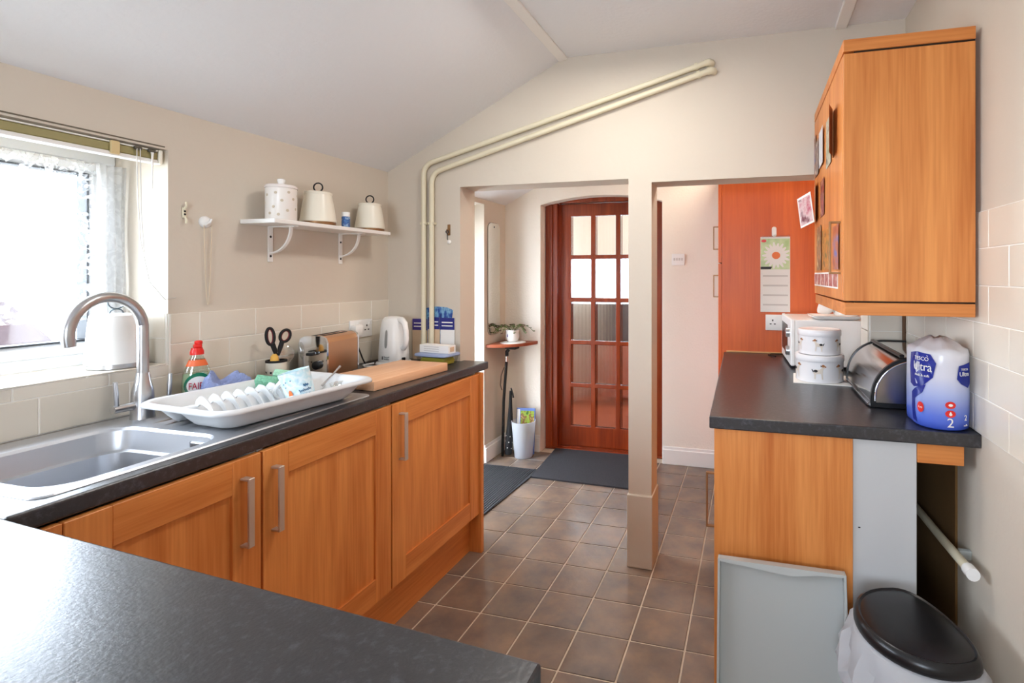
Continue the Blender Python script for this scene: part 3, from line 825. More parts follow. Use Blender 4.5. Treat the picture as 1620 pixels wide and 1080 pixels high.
# cloth
def cloth_bm(bm):
    n, m_ = 16, 10; g = [[None] * (m_ + 1) for _ in range(n + 1)]
    for i in range(n + 1):
        for j in range(m_ + 1):
            u, v = i / n, j / m_
            edge = min(u, 1 - u, v, 1 - v)
            z = .098 * min(1, edge * 5) ** .5 * (1 + .22 * math.sin(7 * u + 3 * v) + .12 * math.sin(15 * v)) - .030 * u * min(1, edge * 5)
            g[i][j] = bm.verts.new((-1.752 + .066 * v + .008 * math.sin(9 * u), 1.262 + .15 * u + .01 * math.sin(8 * v), WT + .007 + max(0, z)))
    for i in range(n):
        for j in range(m_): bm.faces.new((g[i][j], g[i + 1][j], g[i + 1][j + 1], g[i][j + 1]))
cl = obj('dish_cloth', BM(cloth_bm), M['cloth'], loc=(-1.72, 1.40, WT), smooth=80)
tag(cl, 'crumpled blue dish cloth between the washing up bottle and dish rack', 'cloth')

# ---- utensil pot, scissors, lemon-coloured brush, tea strainer
PX, PY = -1.772, 1.580
pot = thing('utensil_pot', 'small cream pot with dark rim holding the scissors', 'pot', (PX, PY, WT))
obj('pot', BM(lathe, [(.030, WT), (.033, WT + .003), (.035, WT + .098), (.031, WT + .098), (.029, WT + .01)], 28, (PX, PY)), M['enamel'], pot, smooth=45)
def ringr(bm, r0, r1, z0, z1, c, seg=28):
    v = [[bm.verts.new((c[0] + r * math.cos(2 * PI * k / seg), c[1] + r * math.sin(2 * PI * k / seg), z)) for k in range(seg)] for r, z in ((r0, z0), (r1, z0), (r1, z1), (r0, z1))]
    for a, b in zip(v, v[1:] + v[:1]): ring_faces(bm, a, b)
obj('rim', BM(ringr, .030, .0362, WT + .098, WT + .106, (PX, PY)), M['blackm'], pot, smooth=45)
def dots_bm(bm):
    for k in range(10):
        a = 2 * PI * k / 10; p = poly_bm([disc(0, 0, .004, .004, 8)]); wrap(p, .0352, a, WT + .062, (PX, PY))
        me = bpy.data.meshes.new('t'); p.to_mesh(me); bm.from_mesh(me); bpy.data.meshes.remove(me)
sd_ = obj('spots', BM(dots_bm), M['blackm'], pot); sd_['kind'] = 'stuff'
sc_ = thing('scissors', 'scissors with black and dark red handles standing in the cream pot', 'scissors', (PX, PY, WT + .03), R(67))
def loop_bm(bm, cx, cz, rx, rz, tilt, rad):
    P = []
    for k in range(25):
        a = 2 * PI * k / 24; x, z = rx * math.cos(a), rz * math.sin(a)
        P.append((cx + x * math.cos(tilt) - z * math.sin(tilt), 0, cz + x * math.sin(tilt) + z * math.cos(tilt)))
    tube(bm, P, rad, 8)
for cx, cz, rx, rz, tl in ((-.021, .168, .0135, .032, R(4)), (.030, .166, .0175, .024, R(-18))):
    h = obj('handle', BM(loop_bm, cx, cz, rx, rz, tl, .0052), M['blackm'], sc_, local=True, smooth=60)
    obj('inner_grip', BM(loop_bm, cx, cz, rx - .0045, rz - .0045, tl, .0025), M['dred'], h, local=True, smooth=60)
obj('handle_shank', BM(tube, [(-.014, 0, .140), (-.006, 0, .115), (-.001, 0, .092)], [.009, .0085, .005], 8), M['blackm'], sc_, local=True, smooth=60)
obj('handle_shank', BM(tube, [(.020, 0, .146), (.012, 0, .118), (.006, 0, .092)], [.009, .0085, .005], 8), M['blackm'], sc_, local=True, smooth=60)
def blades(bm):
    prism(bm, [(-.008, .02), (-.001, -.01), (.010, .085), (.004, .108), (-.004, .098)], 'Y', -.002, 0)
    prism(bm, [(.010, .02), (.004, -.01), (-.006, .085), (.0, .108), (.010, .098)], 'Y', .0004, .0024)
obj('blade', BM(blades), M['steel'], sc_, local=True)
bs = obj('brush_head', BM(lathe, [(.006, .0), (.012, .05), (.015, .085), (.013, .108), (.006, .118)], 16), mat('yellow_bristles', L(232, 180, 90), .8, vary=.4, vscale=60), smooth=50)
bs.location = (PX + .004, PY - .012, WT + .012); tag(bs, 'yellow brush head poking out of the cream pot', 'brush')
st_ = thing('tea_strainer', 'clear round disc on a stem behind the scissors by the toaster', 'strainer', (-1.800, 1.655, WT + .0), 0)
gd = BM(lathe, [(.010, .004), (.034, .001), (.036, .0), (.036, -.003), (.034, -.004), (.010, -.001)], 28)
bmesh.ops.transform(gd, matrix=frame_mtx((-1.805, 1.650, WT + .118), (0.2, 1, 0), (-.15, 0, 1)), verts=gd.verts)
obj('disc', gd, M['bulbglass'], st_, smooth=50)
obj('stem', BM(tube, [(-1.800, 1.640, WT + .001), (-1.802, 1.645, WT + .09)], .004, 8), M['wplastic'], st_)

# ---- toaster
to = thing('toaster', 'copper and steel two slice toaster in front of the tiles', 'toaster', (-1.757, 1.826, WT), R(11))
copper = mat('coppery_steel', L(222, 170, 130), 0.32, 1.0)
def tprof(w_, h, r, n=8):
    p = [(-w_, .012), (w_, .012), (w_, h - r)]
    p += [(w_ - r + r * math.cos(R(90 * k / n)), h - r + r * math.sin(R(90 * k / n))) for k in range(n + 1)]
    p += [(-w_ + r + r * math.cos(R(90 + 90 * k / n)), h - r + r * math.sin(R(90 + 90 * k / n))) for k in range(n + 1)]
    return p
obj('shell', BM(prism, tprof(.058, .180, .026, 2), 'Y', -.105, .105), copper, to, local=True, smooth=40)
for s in (-1, 1):
    obj('end_plate', BM(lambda bm: prism(bm, tprof(.0605, .183, .028, 2), 'Y', s * .105 - (.010 if s < 0 else 0), s * .105 + (.010 if s > 0 else 0))), M['chrome'], to, local=True, smooth=40)
for x in (-.020, .016):
    obj('bread_slot', bx(x - .009, x + .009, -.085, .085, .1795, .1812, .0006), M['blackm'], to, local=True)
lv = obj('lever', bx(-.016, .016, -.138, -.114, .105, .118, .004, 2), M['black'], to, local=True, smooth=40)
kn = obj('knob', BM(lambda bm: (lambda v: bmesh.ops.transform(bm, matrix=frame_mtx((.02, -.115, .065), (1, 0, 0), (0, 0, 1)), verts=v))(lathe(bm, [(.018, 0), (.017, .012), (.012, .014)], 20))), M['black'], to, local=True, smooth=45)
for x in (-.04, .04):
    for y in (-.08, .08): obj('foot', BM(lathe, [(.012, 0), (.012, .013)], 12, (x, y)), M['black'], to, local=True)

# ---- sockets
def socket(name, label, mtx, n=2, wid=.146):
    t = bpy.data.objects.new(name, None); COL.objects.link(t); t.matrix_world = mtx; tag(t, label, 'socket')
    obj('face_plate', bx(-wid / 2, wid / 2, -.043, .043, 0, .009, .003, 2), M['wplastic'], t, local=True, smooth=40)
    for k in range(n):
        x = (k - (n - 1) / 2) * .07
        for px, py, a, b in ((0, .012, .0035, .005), (-.011, -.008, .005, .0028), (.011, -.008, .005, .0028)):
            obj('pin_hole', bx(x + px - a, x + px + a, py - b, py + b, .0085, .0094), M['ink'], t, local=True)
        obj('switch', bx(x + .02 - .006, x + .02 + .006, .016, .034, .008, .012, .001), M['wplastic'], t, local=True)
    return t
sck = socket('wall_socket', 'white double socket on the tiles behind the toaster', frame_mtx((XL + .006, 2.105, 1.083), (0, 1, 0), (0, 0, 1)))
pg = thing('mains_plug', 'white mains plug pushed into the socket behind the toaster', 'plug', (XL + .0165, 2.060, 1.078))
obj('plug_body', bx(XL + .0165, XL + .050, 2.028, 2.080, 1.050, 1.106, .008, 2), M['wplastic'], pg, smooth=40)
obj('cable', BM(tube, [(XL + .034, 2.055, 1.052), (XL + .036, 2.058, 1.00), (XL + .05, 2.07, .945), (XL + .060, 2.078, WT + .006), (XL + .066, 2.082, WT + .0045)], .0035, 8), M['black'], pg, smooth=60)

# ---- chopping board
cb = obj('chopping_board', bx(-.130, .130, -.222, .222, 0, .036, .004, 2), M['beech'], smooth=40)
cb.location = (-1.474, 1.842, WT + .0005); cb.rotation_euler = (0, 0, R(-3))
tag(cb, 'thick wooden chopping board lying across the worktop', 'chopping board')

# ---- kettle
KX, KY = -1.708, 2.170
kt = thing('kettle', 'white plastic jug kettle on its base in the corner', 'kettle', (KX, KY, WT), R(-22))
kp = [(.078, .012), (.080, .020), (.079, .06), (.073, .13), (.066, .19), (.060, .213), (.048, .226), (.02, .230)]
def kettle_bm(bm):
    rings = []
    for r, z in kp:
        ring = []
        for k in range(36):
            a = 2 * PI * k / 36; x, y = r * math.cos(a), .84 * r * math.sin(a)
            if z > .17 and math.cos(a) < -.75: x -= .012 * (z - .17) / .05 * (-math.cos(a) - .75) / .25
            ring.append((x, y, z))
        rings.append(ring)
    loft(bm, rings)
obj('jug', BM(kettle_bm), M['wplastic'], kt, local=True, smooth=50)
obj('base', BM(lathe, [(.082, 0), (.083, .004), (.078, .011)], 32), M['wplastic'], kt, local=True, smooth=45)
hp = [(.050, 0, .215), (.075, 0, .215), (.096, 0, .200), (.108, 0, .165), (.110, 0, .125), (.104, 0, .095), (.088, 0, .080), (.070, 0, .082)]
def khandle(bm):
    v = tube(bm, hp, [.014, .015, .014, .0125, .0125, .0125, .012, .012], 12)
obj('handle', BM(khandle), M['wplastic'], kt, local=True, smooth=60)
def on_jug(bm, ang, z0):
    for v in bm.verts:
        z = z0 + v.co.y; r = kp[1][0]
        for (r0, za), (r1, zb) in zip(kp[1:], kp[2:]):
            if za <= z <= zb: r = r0 + (r1 - r0) * (z - za) / (zb - za)
        a = ang + v.co.x / .07; rr = r + v.co.z + .0006
        v.co = Vector((rr * math.cos(a), .84 * rr * math.sin(a), z))
    return bm
gb = bmesh.new(); n = 16
gv = [[gb.verts.new((sx * .0075 * (1 - abs(2 * k / n - 1) ** 4) ** .5, -.045 + .09 * k / n, .001)) for k in range(n + 1)] for sx in (-1, 1)]
for k in range(n):
    try: gb.faces.new((gv[0][k], gv[1][k], gv[1][k + 1], gv[0][k + 1]))
    except ValueError: pass
obj('water_gauge', on_jug(gb, R(-66), .125), mat('grey_window', L(150, 150, 148), .2), kt, local=True, fix=True)
tb = text_bm('Russell\nHobbs', .010); obj('lettering', on_jug(tb, R(-62), .034), M['ink'], kt, local=True)
tb = poly_bm([[(-.003, -.008), (.003, -.008), (.003, .008), (-.003, .008)]]); obj('emblem', on_jug(tb, R(-80), .034), M['ink'], kt, local=True)
obj('power_button', bx(.083, .092, -.008, .008, .022, .036, .002), M['black'], kt, local=True)
def cable(name, label, path, m, r=.0035):
    return tag(obj(name, BM(tube, path, r, 8), m, loc=path[0], smooth=60), label, 'cable')
cable('kettle_cable', 'white kettle cable curling on the worktop behind the board', [(KX - .07, KY - .055, WT + .005), (KX - .085, KY - .11, WT + .004), (KX - .05, KY - .14, WT + .004), (KX - .01, KY - .13, WT + .004), (KX - .0, KY - .095, WT + .004)], M['wplastic'])

# ---- lunch box, carton, leaflets, gloves
lb = thing('lunch_box', 'clear plastic lunch box with blue lid beside the kettle', 'box', (-1.485, 2.203, WT), R(-6))
obj('tub', BM(lambda bm: loft(bm, [[(x, y, z) for x, y in rrect(a, b, .018, 5)] for a, b, z in ((.080, .050, .001), (.082, .052, .004), (.090, .058, .044))], True, False)), clearglass('food_box_plastic', (.9, .9, .86, 1), .1), lb, local=True, smooth=50)
obj('lid', BM(lambda bm: loft(bm, [[(x, y, z) for x, y in rrect(a, b, .02, 5)] for a, b, z in ((.094, .062, .042), (.096, .064, .046), (.094, .062, .054), (.086, .054, .055))])), mat('blue_lid', L(150, 164, 198), .4), lb, local=True, smooth=40)
fd = obj('food', BM(lambda bm: loft(bm, [[(x, y, z) for x, y in rrect(a, b, .016, 5)] for a, b, z in ((.070, .044, .004), (.074, .047, .020), (.066, .040, .034))])), mat('yellow_sponge', L(196, 190, 70), .8), lb, local=True, smooth=50)
ct = obj('carton', bx(-.088, .088, -.026, .026, 0, .038, .001), M['paper'], loc=None)
ct.location = (-1.487, 2.206, WT + .0555); ct.rotation_euler = (0, 0, R(-7))
tag(ct, 'long white carton lying on top of the lunch box', 'carton')
for k in range(3):
    obj('print_line', bx(-.060, .030, -.0268, -.026, .008 + k * .010, .011 + k * .010), M['greyink'], ct, local=True)
obj('end_mark', bx(.088, .0888, -.014, .014, .008, .030), M['beige'], ct, local=True)
def leaflet(x0, x1, z0, z1, y, m_top, m_low, lab, lean=R(4), name='leaflet'):
    t = thing(name, lab, 'leaflet', ((x0 + x1) / 2, y, z0), group='cleaning leaflets behind the pipes', rot=(-lean, 0, 0))
    w2 = (x1 - x0) / 2; h = z1 - z0
    obj('sheet', bx(-w2, w2, -.002, 0, 0, h), m_low, t, local=True)
    obj('heading', bx(-w2, w2, -.0026, -.002, h * .72, h), m_top, t, local=True)
    for k in range(2): obj('print_line', bx(-w2 * .8, w2 * .75, -.0030, -.0026, h * (.80 + .08 * k), h * (.825 + .08 * k)), M['paper'], t, local=True)
    return t
leaflet(-1.700, -1.612, WT + .0005, 1.118, YB - .0048, M['purple'], M['beige'], 'purple and beige leaflet behind the kettle handle', 0)
leaflet(-1.608, -1.540, WT + .0005, 1.128, YB - .0048, M['navy'], M['beige'], 'navy headed leaflet between the two upright pipes', 0)
leaflet(-1.536, -1.455, WT + .0005, 1.126, YB - .0048, M['navy'], M['paper'], 'navy and white packet standing right of the upright pipes', 0)
def pouch(bm):
    prism(bm, [(-.080, .0), (.075, 0), (.085, .20), (.094, .255), (.060, .268), (.0, .272), (-.06, .264), (-.088, .250), (-.084, .19)], 'Y', -.0012, .0012)
pc = obj('bag', BM(pouch), multicolour('blue_bag_print', [L(24, 50, 120), L(36, 80, 156), L(130, 180, 210), L(30, 60, 140)], 34, stretch=(1, 1, .6)))
pc.location = (-1.560, YB - .0022, WT + .001); tag(pc, 'shiny blue bag tucked behind the upright pipes above the leaflets', 'bag')

# ================================================================ LEFT WALL THINGS
sh = thing('wall_shelf', 'white wall shelf on two brackets in the corner', 'shelf', (XL, 1.9, 1.52))
def shelf_board(bm):
    prism(bm, [(XL + .001, 1.497), (XL + .168, 1.497), (XL + .168, 2.120), (XL + .155, 2.140), (XL + .001, 2.285)], 'Z', 1.536, 1.552)
    
obj('board', BM(lambda bm: box(bm, XL + .001, XL + .165, 1.500, 2.125, 1.535, 1.551, .002)), M['white'], sh)
for y in (1.625, 1.985):
    def br(bm):
        box(bm, XL + .0005, XL + .004, y - .011, y + .011, 1.395, 1.535, .001)
        box(bm, XL + .004, XL + .130, y - .011, y + .011, 1.531, 1.535, .001)
        P = [(XL + .004 + .098 * math.sin(R(90 * k / 10)), y, 1.531 - .098 * math.cos(R(90 * k / 10))) for k in range(11)]
        for a, b in zip(P, P[1:]):
            pass
        rings = []
        for k in range(13):
            a = R(90 * k / 12); c_, s_ = math.cos(a), math.sin(a)
            pts = []
            for rad, yy in ((.098, y - .006), (.098, y + .006), (.104, y + .006), (.104, y - .006)):
                pts.append((XL + .004 + rad * s_, yy, 1.531 - .0 - rad * c_ + (.0)))
            rings.append(pts)
        loft(bm, rings)
    b_ = obj('bracket', BM(br), M['white'], sh)
    for z in (1.418, 1.495): obj('screw', BM(lambda bm: bmesh.ops.transform(bm, matrix=frame_mtx((XL + .004, y, z), (0, 1, 0), (0, 0, 1)), verts=lathe(bm, [(.005, 0), (.003, .0015)], 10))), M['ink'], b_)

def canister(name, label, x, y, z, r, h, parts='ring', taper=.74, group=None):
    t = thing(name, label, 'canister', (x, y, z), R(20), group)
    if parts == 'ring':
        obj('band', BM(lathe, [(r * .965, 0), (r * .965, .014)], 36), M['brass'] if z > 1.2 else M['steel'], t, local=True, smooth=40)
        obj('body', BM(lathe, [(r * .97, .013), (r, .016), (r * (1 + taper) / 2, h * .55), (r * taper, h - .012)], 36), M['enamel'], t, local=True, smooth=40)
        obj('lid', BM(lathe, [(r * taper + .002, h - .012), (r * taper + .002, h - .004), (r * taper - .006, h), (.012, h + .002)], 36), M['enamel'], t, local=True, smooth=40)
        P = [(.018 * math.cos(2 * PI * k / 20), 0, h + .020 + .018 * math.sin(2 * PI * k / 20)) for k in range(21)]
        obj('ring_handle', BM(tube, P, .003, 8), M['blackm'], t, local=True, smooth=60)
    return t
tin1 = thing('canister', 'pale spotted tall canister with knob lid at left of the wall shelf', 'canister', (XL + .095, 1.590, 1.5515), group='canisters on the wall shelf')
obj('body', BM(lathe, [(.051, 0), (.053, .003), (.053, .122), (.051, .124)], 40), mat('off_white_glaze', L(236, 230, 224), .25), tin1, local=True, smooth=40)
obj('lid', BM(lathe, [(.055, .124), (.055, .130), (.050, .136), (.016, .141)], 40), mat('off_white_lid', L(232, 224, 220), .25), tin1, local=True, smooth=40)
obj('knob', BM(lathe, [(.010, .140), (.011, .145), (.014, .155), (.013, .160), (.007, .163)], 20), M['ceramic'], tin1, local=True, smooth=50)
for k, (a, z) in enumerate(((-100, .115), (-70, .06), (-62, .125), (-40, .09), (-20, .045), (-15, .13), (5, .10), (20, .055), (35, .12), (-85, .03), (45, .08), (-52, .025), (60, .13), (-120, .08), (75, .05))):
    obj('spot', wrap(poly_bm([disc(0, 0, .0055, .0055, 10)], .0003), .0531, R(a), z * .82), mat('beige_spot', L(196, 182, 160), .5) if k == 0 else bpy.data.materials['beige_spot'], tin1, local=True)
canister('canister', 'larger cream canister with copper band and ring lid on the wall shelf', XL + .090, 1.770, 1.5515, .069, .140, group='canisters on the wall shelf')
canister('canister', 'smaller cream canister with copper band at the corner end of the wall shelf', XL + .085, 2.092, 1.5515, .0665, .134, group='canisters on the wall shelf').location = (XL + .082, 2.082, 1.5515)
pl = thing('pill_bottle', 'little blue bottle with white cap between canisters on the shelf', 'bottle', (XL + .125, 1.884, 1.5515))
obj('bottle', BM(lathe, [(.016, 0), (.017, .002), (.017, .046), (.014, .050)], 20), multicolour('blue_bottle_label', [L(90, 140, 190), L(40, 80, 150), L(170, 200, 225)], 60), pl, local=True, smooth=45)
obj('cap', BM(lathe, [(.0165, .048), (.0165, .066), (.015, .068)], 20), M['wplastic'], pl, local=True, smooth=45)

def cup_hook(label, y, z, ball):
    t = thing('wall_hook', label, 'hook', (XL, y, z))
    if ball:
        obj('disc', BM(lambda bm: bmesh.ops.transform(bm, matrix=frame_mtx((XL, y, z), (0, 1, 0), (0, 0, 1)), verts=lathe(bm, [(.020, 0), (.020, .006), (.015, .011), (.006, .013)], 24))), M['wplastic'], t, smooth=45)
        obj('cleat', BM(tube, [(XL + .012, y - .008, z - .012), (XL + .020, y + .004, z - .002), (XL + .016, y + .012, z + .010)], .004, 8), M['wplastic'], t, smooth=60)
    else:
        obj('cleat_base', bx(XL, XL + .007, y - .006, y + .006, z - .018, z + .018, .002), M['creampipe'], t)
        for s in (-1, 1):
            obj('horn', BM(tube, [(XL + .006, y, z + s * .012), (XL + .014, y, z + s * .024), (XL + .012, y, z + s * .036)], .0035, 8), M['creampipe'], t, smooth=60)
            obj('screw', bx(XL + .0065, XL + .0080, y - .003, y + .003, z + s * .005 - .003, z + s * .005 + .003), M['ink'], t)
cup_hook('small cream cord cleat screwed to the wall right of the window', 1.303, 1.552, False)
cup_hook('round white cord hook on the wall, right of the cord cleat', 1.372, 1.528, True)
def sag(p0, p1, d, n=16):
    return [tuple(Vector(p0).lerp(Vector(p1), t / n) - Vector((0, 0, d * 4 * (t / n) * (1 - t / n)))) for t in range(n + 1)]
cd = sag((XL + .010, 1.363, 1.520), (XL + .010, 1.390, 1.515), .28, 24)
tag(obj('hanging_cord', BM(tube, cd, .0012, 6), mat('beige_cord', L(222, 206, 180), .7), loc=cd[0], smooth=60), 'thin pale cord looped from the round white wall hook', 'cord')

# blind rail over the window
br_ = thing('blind_rail', 'olive and white blind rail across the top of the window', 'rail', (XL - .03, .5, 1.73))
obj('rail', bx(XL - .045, XL - .012, WY0 + .02, WY1 - .022, 1.716, 1.742, .003), mat('olive_rail', L(150, 140, 92), .4), br_)
obj('white_edge', bx(XL - .046, XL - .010, WY0 + .02, WY1 - .022, 1.704, 1.7158, .002), M['white'], br_)
obj('white_top', bx(XL - .046, XL - .010, WY0 + .02, WY1 - .022, 1.7422, 1.7465, .001), M['white'], br_)
obj('end_cap', bx(XL - .048, XL - .006, WY1 - .0215, WY1 - .010, 1.702, 1.749, .003), M['enamel'], br_)
for y in (1.115,): obj('clip', bx(XL - .0115, XL - .004, y - .012, y + .012, 1.708, 1.748, .002), mat('yellowed_clip', L(214, 190, 140), .5), br_)
for y in (1.175, 1.213): obj('cord_guide', bx(XL - .0115, XL - .003, y - .010, y + .010, 1.735, 1.745, .001), mat('dark_guide_%d' % int(y * 1000), L(84, 78, 66), .5), br_)
def two_cords(bm):
    tube(bm, [(XL - .004, 1.170, 1.738), (XL - .004, 1.172, 1.60), (XL - .004, 1.180, 1.45), (XL - .004, 1.205, 1.32), (XL - .004, 1.250, 1.262), (XL + .006, 1.275, 1.268)], .0014, 6)
    tube(bm, [(XL - .002, 1.178, 1.738), (XL - .002, 1.180, 1.55), (XL - .002, 1.190, 1.40)], .0012, 6)
obj('pull_cord', BM(two_cords), mat('white_cord', L(214, 210, 204), .7), br_, smooth=60)
obj('tassel', BM(tube, [(XL - .004, 1.213, 1.735), (XL - .004, 1.213, 1.722), (XL - .004, 1.213, 1.62)], [.004, .003, .001], 8), M['white'], br_, smooth=60)
# the gap in the plaster above the rail is a dark board joint
tag(obj('cover_strip', bx(XL, XL + .0015, WY0, WY1 - .01, 1.758, 1.762), mat('dark_joint', L(110, 100, 84), .8), loc=(XL, .5, 1.76)), 'thin dark strip along the wall just above the blind rail', 'strip')

# net curtains
def net(bm, y0, y1, z0, z1, x, amp, waves, nx=60, nz=16, pinch=None):
    g = []
    for i in range(nx + 1):
        t = i / nx; row = []
        for j in range(nz + 1):
            s = j / nz; yy = y0 + (y1 - y0) * t
            if pinch: yy = pinch(t, s, yy)
            row.append(bm.verts.new((x + amp * math.sin(2 * PI * waves * t) * (1 - .4 * s) + .004 * math.sin(9 * s + 5 * t), yy, z0 + (z1 - z0) * s)))
        g.append(row)
    for i in range(nx):
        for j in range(nz): bm.faces.new((g[i][j], g[i + 1][j], g[i + 1][j + 1], g[i][j + 1]))
ncur = thing('net_curtain', 'white lace net curtain hanging inside the kitchen window', 'curtain', (XL - .15, .5, 1.1))
obj('sheer_panel', BM(net, WY0 + .03, 1.165, 1.20, 1.700, XL - .186, .007, 22, 132), M['lace'], ncur, smooth=80)
obj('gathered_edge', BM(net, 1.165, 1.245, 1.075, 1.700, XL - .176, .013, 4, 40, 16), M['lace2'], ncur, smooth=80)

# canister on the sill
cn = thing('canister', 'white dimpled kitchen canister with wire ring lid on the window sill', 'canister', (XL - .076, 1.160, WZ0 + .0078))
obj('band', BM(lathe, [(.068, 0), (.068, .014)], 36), M['steel'], cn, local=True, smooth=40)
def dimple(bm):
    rings = []; n = 48
    for j in range(19):
        z = .014 + .142 * j / 18; r = .0735 - .0115 * (z - .014) / .142
        rings.append([((r + (.0016 if (i + j) % 2 else 0) * (0 < j < 18)) * math.cos(2 * PI * i / n), (r + (.0016 if (i + j) % 2 else 0) * (0 < j < 18)) * math.sin(2 * PI * i / n), z) for i in range(n)])
    loft(bm, rings)
obj('body', BM(dimple), M['ceramic'], cn, local=True, smooth=60)
obj('lid', BM(lathe, [(.062, .155), (.062, .161), (.056, .165), (.010, .167)], 36), M['ceramic'], cn, local=True, smooth=40)
def wire(bm):
    tube(bm, [(.020 * math.cos(2 * PI * k / 20), 0, .201 + .020 * math.sin(2 * PI * k / 20)) for k in range(21)], .0022, 6)
    tube(bm, [(.016 * math.cos(PI * k / 10), 0, .166 + .014 * math.sin(PI * k / 10)) for k in range(11)], .0022, 6)
obj('ring_handle', BM(wire), mat('dark_wire', L(90, 100, 106), .3, .8), cn, local=True, smooth=60)
cn.rotation_euler = (0, 0, R(70))

# ================================================================ BACK WALL THINGS
def pipe_pts(bend, elbow, rb=.055, zb=1.0):
    p = [(bend[0], YB - .020, zb), (bend[0], YB - .020, bend[1] - rb)]
    d = (Vector((elbow[0], 0, elbow[1])) - Vector((bend[0], 0, bend[1]))).normalized()
    up = Vector((0, 0, 1))
    b = Vector((bend[0], 0, bend[1]))
    for k in range(1, 9):
        t = k / 8; a = b - up * rb; c = b + d * rb
        q = a * (1 - t) ** 2 + b * 2 * t * (1 - t) + c * t * t
        p.append((q.x, YB - .020, q.z))
    p.append((elbow[0], YB - .020, elbow[1]))
    return p
for bend, elbow, lab, zb in (((-1.624, 1.905), (-.200, 2.275), 'outer cream heating pipe climbing the partition wall, upper of the two', 1.018), ((-1.577, 1.862), (-.190, 2.238), 'inner cream heating pipe on the partition wall, lower of the two', 1.0)):
    t = thing('heating_pipe', lab, 'pipe', (bend[0], YB, zb), group='pair of heating pipes on the partition wall')
    pp = pipe_pts(bend, elbow, zb=WT + .001)
    obj('pipe', BM(tube, pp, .0125, 12), M['creampipe'], t, smooth=60)
    obj('elbow', BM(tube, [pp[-1], (elbow[0] + .018, YB - .020, elbow[1] + .004), (elbow[0] + .026, YB - .012, elbow[1] + .003), (elbow[0] + .027, YB - .003, elbow[1] + .003)], .016, 12), M['creampipe'], t, smooth=60)
    obj('collar', BM(tube, [(elbow[0] - .045, YB - .020, elbow[1] - .011), (elbow[0] - .032, YB - .020, elbow[1] - .008)], .017, 12), M['creampipe'], t, smooth=60)
    obj('clip', bx(bend[0] - .017, bend[0] + .017, YB - .030, YB - .001, 1.60, 1.612, .002), M['creampipe'], t)
kh = thing('key_hook', 'small metal key hook with a key on the partition wall by the doorway', 'hook', (-1.490, YB, 1.57))
obj('plate', bx(-1.498, -1.482, YB - .003, YB, 1.545, 1.600, .001), M['brass'], kh)
obj('hook', BM(tube, [(-1.490, YB - .003, 1.575), (-1.490, YB - .016, 1.566), (-1.490, YB - .020, 1.575)], .0025, 8), M['brass'], kh, smooth=60)
ky = thing('key', 'small dark key hanging from the hook by the doorway', 'key', (-1.490, YB - .016, 1.56))
obj('bow', BM(ringr, .005, .009, -.0012, .0012, (0, 0)), M['ink'], ky, local=True)
obj('shank', bx(-.002, .002, -.040, -.008, -.001, .001), M['ink'], ky, local=True)
ky.rotation_euler = (R(90), 0, R(8)); ky.location = (-1.490, YB - .0155, 1.562)
tag(obj('wall_plug', BM(lambda bm: bmesh.ops.transform(bm, matrix=frame_mtx((-1.487, YB, 1.512), (1, 0, 0), (0, 0, 1)), verts=lathe(bm, [(.010, 0), (.010, .005), (.006, .008)], 16))), M['white'], loc=(-1.487, YB, 1.512), smooth=45), 'round white stud on the partition wall below the key hook', 'stud')

# ================================================================ PASSAGE
mi = thing('wall_mirror', 'tall narrow rounded mirror on the wall above the corner shelf', 'mirror', (XL, 3.455, .9))
def mir(bm, d0, d1, hy, hz, r):
    pts = rrect(hy, hz, r, 6); loft(bm, [[(XL + d, 3.452 + y, 1.318 + z) for y, z in pts] for d in (d0, d1)])
obj('mirror_glass', BM(mir, .004, .0075, .088, .410, .045), M['mirror'], mi)
obj('backing', BM(mir, .0005, .0039, .091, .413, .047), mat('mirror_edge', L(150, 150, 138), .4), mi)
obj('fixing', BM(lambda bm: bmesh.ops.transform(bm, matrix=frame_mtx((XL + .0075, 3.452, 1.700), (0, 1, 0), (0, 0, 1)), verts=lathe(bm, [(.007, 0), (.004, .003)], 12))), M['ink'], mi)
ZS = .842
cs = thing('corner_shelf', 'red brown quarter round wooden corner shelf in the passage', 'shelf', (XL, YF, ZS))
def qshelf(bm):
    pts = [(XL + .001, YF - .001)]
    for k in range(15):
        a = R(-90 + 90 * k / 14); pts.append((XL + .001 + .272 * math.cos(a) * 1.0, YF - .001 + .30 * math.sin(a)))
    prism(bm, pts, 'Z', ZS - .020, ZS)
obj('board', BM(qshelf), M['shelfred'], cs)
obj('bracket', bx(XL + .075, XL + .165, YF - .16, YF - .09, ZS - .048, ZS - .0205, .004), M['blackm'], cs)
dl = obj('doily', BM(lathe, [(.095, 0), (.095, .003), (.08, .005)], 24, (XL + .13, YF - .13)), M['paper'], loc=(XL + .13, YF - .13, 0), smooth=45)
dl.location.z = ZS + .0005; tag(dl, 'round white mat under the plant pot on the corner shelf', 'mat')
ppx, ppy = XL + .125, YF - .125
pp_ = thing('potted_plant', 'small trailing plant in white pot with purple mark on corner shelf', 'plant', (ppx, ppy, ZS + .006))
obj('pot', BM(lathe, [(.030, 0), (.042, .012), (.050, .040), (.048, .072), (.053, .090), (.050, .090), (.045, .070)], 28), M['ceramic'], pp_, local=True, smooth=50)
obj('soil', BM(lathe, [(.044, .060), (.043, .076), (.02, .080)], 20), M['soil'], pp_, local=True)
obj('mark', wrap(poly_bm([[(-.006, -.012), (.006, -.006), (.004, .012), (-.004, .010)]]), .0505, R(-112), .048), M['purple'], pp_, local=True)
